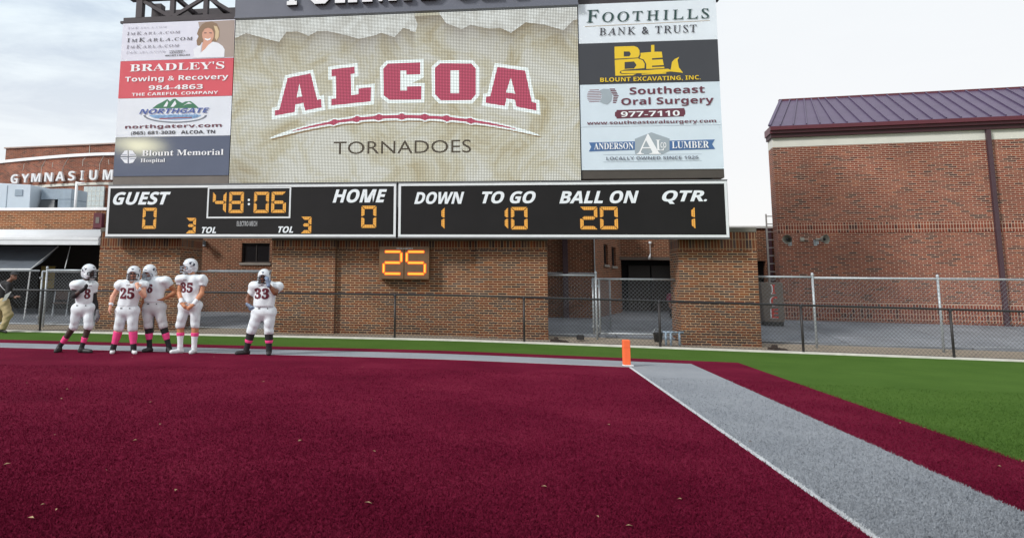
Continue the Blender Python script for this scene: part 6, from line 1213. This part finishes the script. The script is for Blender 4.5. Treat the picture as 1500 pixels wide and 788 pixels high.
player('player number 33 standing apart with gloved hand at his facemask',(340,385,5.55),(374,520),15.38,(-5.316,15.156,.012),dict(seed=5,skin=skin('darkbrown',(122,78,54)),group='football players in white uniforms',
 j=dict(head=(260,112),shL=(182,192),shR=(368,194),elL=(126,300,.03),wrL=(136,345,-.04),elR=(352,246,-.20),wrR=(292,170,-.27),hipL=(212,412),hipR=(304,412),knL=(158,548),knR=(298,555),anL=(116,705,.03),anR=(300,705,.02),toL=(35,748,-.08),toR=(296,752,-.18)),
 yaw=-4,hem=(0,352),torso=.225,hipw=.21,belly=1.02,num=('33',(188,292),(312,205)),mark=((228,190),(264,183)),handL=((.75,-.35,-.55),(.3,.9,.2),.45,-1),handR=((-.25,.15,.95),(-.5,.8,0),.6,-1),r=(.14,.095,.084),
 socks=[('black_sock',BLKC,.12,1.2,.008),('pink_band',PINK,.50,.64,.013)],shoe=SHOEB,gloves=[('L',GLOVE),('R',GLOVE)],sleeve=.55))

def plain_person(label,loc,sk,g,top,bottom,shoe,yaw,hem,paper=False,cap_m=None,rz=YAW,legr=(.10,.068,.05),tw=.17,coat=True,trim=None,hair=None):
    g={k:np.array(v,float) for k,v in g.items()}; R=rotm(rad(yaw)); hc=g['head']; f=Field(.012); head_prims(f,hc,R); shm=(g['shL']+g['shR'])/2;hipm=(g['hipL']+g['hipR'])/2
    f.cap(hc+R@np.array([0,.03,-.06]),shm+[0,0,.03],.056,.07,.04); f.cap(shm+[0,0,-.08],hipm,tw*.85,tw*.85,.05,.75)
    for sd in 'LR':
        f.cap(g['sh'+sd],g['el'+sd],.052,.042,.03);f.cap(g['el'+sd],g['wr'+sd],.042,.03,.02); f.cap(g['hip'+sd],g['kn'+sd],legr[0]*.9,legr[1]*.9,.04);f.cap(g['kn'+sd],g['an'+sd],legr[1]*.85,legr[2]*.8,.03)
    VF=[f.mesh(zmin=.02)]
    for sd in 'LR':
        d_,n_,c_,tb=g_h[sd]; hf=Field(.0055); hand(hf,g['wr'+sd],d_,n_,c_,1.,0,tb); VF.append(hf.mesh())
    b=add_mesh('person',VF,[sk,EYE,LIP],None,face_slot(hc,R)); b.location=loc; b.rotation_euler=(0,0,rz); tag(b,label,'person',None,'thing')
    jf=Field(.012); jf.cap(shm+[0,0,-.07],[hipm[0],hipm[1],hem+.08],tw*1.1,tw*1.12,.05,.78)
    for sd in 'LR': jf.cap(shm*.3+g['sh'+sd]*.7,g['sh'+sd],.085,.08,.05); jf.cap(g['sh'+sd],g['el'+sd],.075,.062,.03); jf.cap(g['el'+sd],lerp(g['el'+sd],g['wr'+sd],.9),.062,.05,.03,cuts=[(lerp(g['el'+sd],g['wr'+sd],.9),nrm(g['wr'+sd]-g['el'+sd]))])
    j=add_mesh('jacket',[jf.mesh(folds(.006,3),zmin=hem)],[top],b)
    if trim is not None:
        mb=MB(); pts=[]
        for u in np.linspace(0,1,9):
            p=lerp(shm+[-.10,0,.03],shm+[.13,0,-.2],u); y=jf.front(p[0],p[2])
            if y is not None: pts.append((p[0],y-.004,p[2]))
        if len(pts)>1: mb.tube(pts,.009,5).build('piping',trim,j)
    pf=Field(.012); pf.ell(hipm,(tw*1.1,.14,.15),.05)
    for sd in 'LR': pf.cap(g['hip'+sd],g['kn'+sd],legr[0]*1.2,legr[1]*1.35,.05); pf.cap(g['kn'+sd],g['an'+sd],legr[1]*1.35,legr[2]*1.45,.04,cuts=[(g['an'+sd]+[0,0,.0],nrm(g['an'+sd]-g['kn'+sd]))])
    add_mesh('trousers',[pf.mesh(folds(.008,6),zmax=hem+.1)],[bottom],b)
    for sd in 'LR':
        an,to=g['an'+sd],g['to'+sd]; sf=Field(.01); hd=nrm([to[0]-an[0],to[1]-an[1],0]); heel=an-hd*.03+[0,0,-.035]
        sf.cap(heel,to,.043,.034,.03).cap(an+[0,0,.02],heel,.046,.044,.03); add_mesh('shoe',[sf.mesh(zmin=.002 if an[2]<.2 else None)],[shoe],b)
    if cap_m is not None:
        cf=Field(.01); T=lambda v: hc+R@np.array(v,float); cf.ell(T((0,.008,.045)),(.092,.112,.09),.02,R,cuts=[(T((0,0,.035)),-(R@np.array([0,0,1.])))]); cf.ell(T((0,-.13,.045)),(.07,.075,.012),.015,R); add_mesh('cap',[cf.mesh()],[cap_m],b)
    if hair is not None:
        cf=Field(.01); T=lambda v: hc+R@np.array(v,float); cf.ell(T((0,.03,.04)),(.088,.1,.1),.02,R,cuts=[(T((0,-.05,0)),-(R@np.array([0,1.,0])))]); add_mesh('hair',[cf.mesh()],[hair],b)
    return b
KHAKI=mat('khaki_cloth',s2l(176,158,120),.85,var=.08,vscale=10,bump=.15,bscale=18); MRED=mat('maroon_shirt',s2l(110,40,62),.8,var=.06,vscale=12)
def cj(x,y,dy=0): return tuple(measure(x/6.85,385+y/6.85,dy,(-14.366,19.55,0)))
g_h=dict(L=((.8,-.3,-.3),(0,-.6,-.7),.5,-1),R=((.9,-.2,.2),(0,.3,-1),.4,-1))
coach=plain_person('coach in black cap and jacket leaning forward with papers in hand',(-14.366,19.55,.0),skin('coach',(120,86,70)),
 dict(head=(cj(140,132)),shL=cj(20,225,.12),shR=cj(92,222,-.12),elL=cj(-40,310,.22),elR=cj(70,335,-.24),wrL=cj(30,360,.1),wrR=cj(150,345,-.26),hipL=cj(-15,395,.10),hipR=cj(42,400,-.08),knL=cj(-20,560,.1),knR=cj(85,520,-.12),anL=cj(-110,640,.12),anR=cj(22,665,-.1),toL=cj(-80,700,.12),toR=cj(62,692,-.14)),
 BLKC,KHAKI,SHOEB,62,cj(0,385)[2],cap_m=mat('cap_black',(.02,.02,.022),.8,var=.1),trim=CHINW,legr=(.12,.085,.06),tw=.19)
t=thing('paper_sheets','folded white paper sheets held by the coach at the left edge',"paper",(-14.366,19.55,0),YAW)
a=cj(88,365,-.30);mb=MB()
for i in range(3):
    o_=.004*i; mb.hexa([(cj(85,385)[0],-.33-o_,cj(85,385)[2]),(cj(120,372)[0],-.30-o_,cj(120,372)[2]),(cj(120,372)[0],-.298-o_,cj(120,372)[2]),(cj(85,385)[0],-.328-o_,cj(85,385)[2])],[(cj(115,320)[0]+.01*i,-.34-o_,cj(115,320)[2]),(cj(165,285)[0]+.01*i,-.29-o_,cj(165,285)[2]),(cj(165,285)[0]+.01*i,-.288-o_,cj(165,285)[2]),(cj(115,320)[0]+.01*i,-.338-o_,cj(115,320)[2])])
mb.build('sheets',WHITEP,t)
g_h=dict(L=((-.1,-.3,-1),(.9,0,0),.5,1),R=((.1,-.3,-1),(-.9,0,0),.5,-1))
plain_person('small person in maroon top partly hidden by the wide pillar behind the gates',(5.66,26.2,.42),skin('kid',(170,120,98)),
 dict(head=(.02,0,.90),shL=(-.13,0,.75),shR=(.13,0,.75),elL=(-.22,-.08,.60),elR=(.2,-.05,.58),wrL=(-.2,-.2,.50),wrR=(.2,-.14,.46),hipL=(-.07,0,.46),hipR=(.07,0,.46),knL=(-.08,-.02,.26),knR=(.08,-.02,.26),anL=(-.09,0,.06),anR=(.09,0,.06),toL=(-.10,-.13,.03),toR=(.10,-.13,.03)),
 MRED,BLKC,SHOEB,-30,.44,legr=(.065,.048,.038),tw=.12,cap_m=WHITEP)
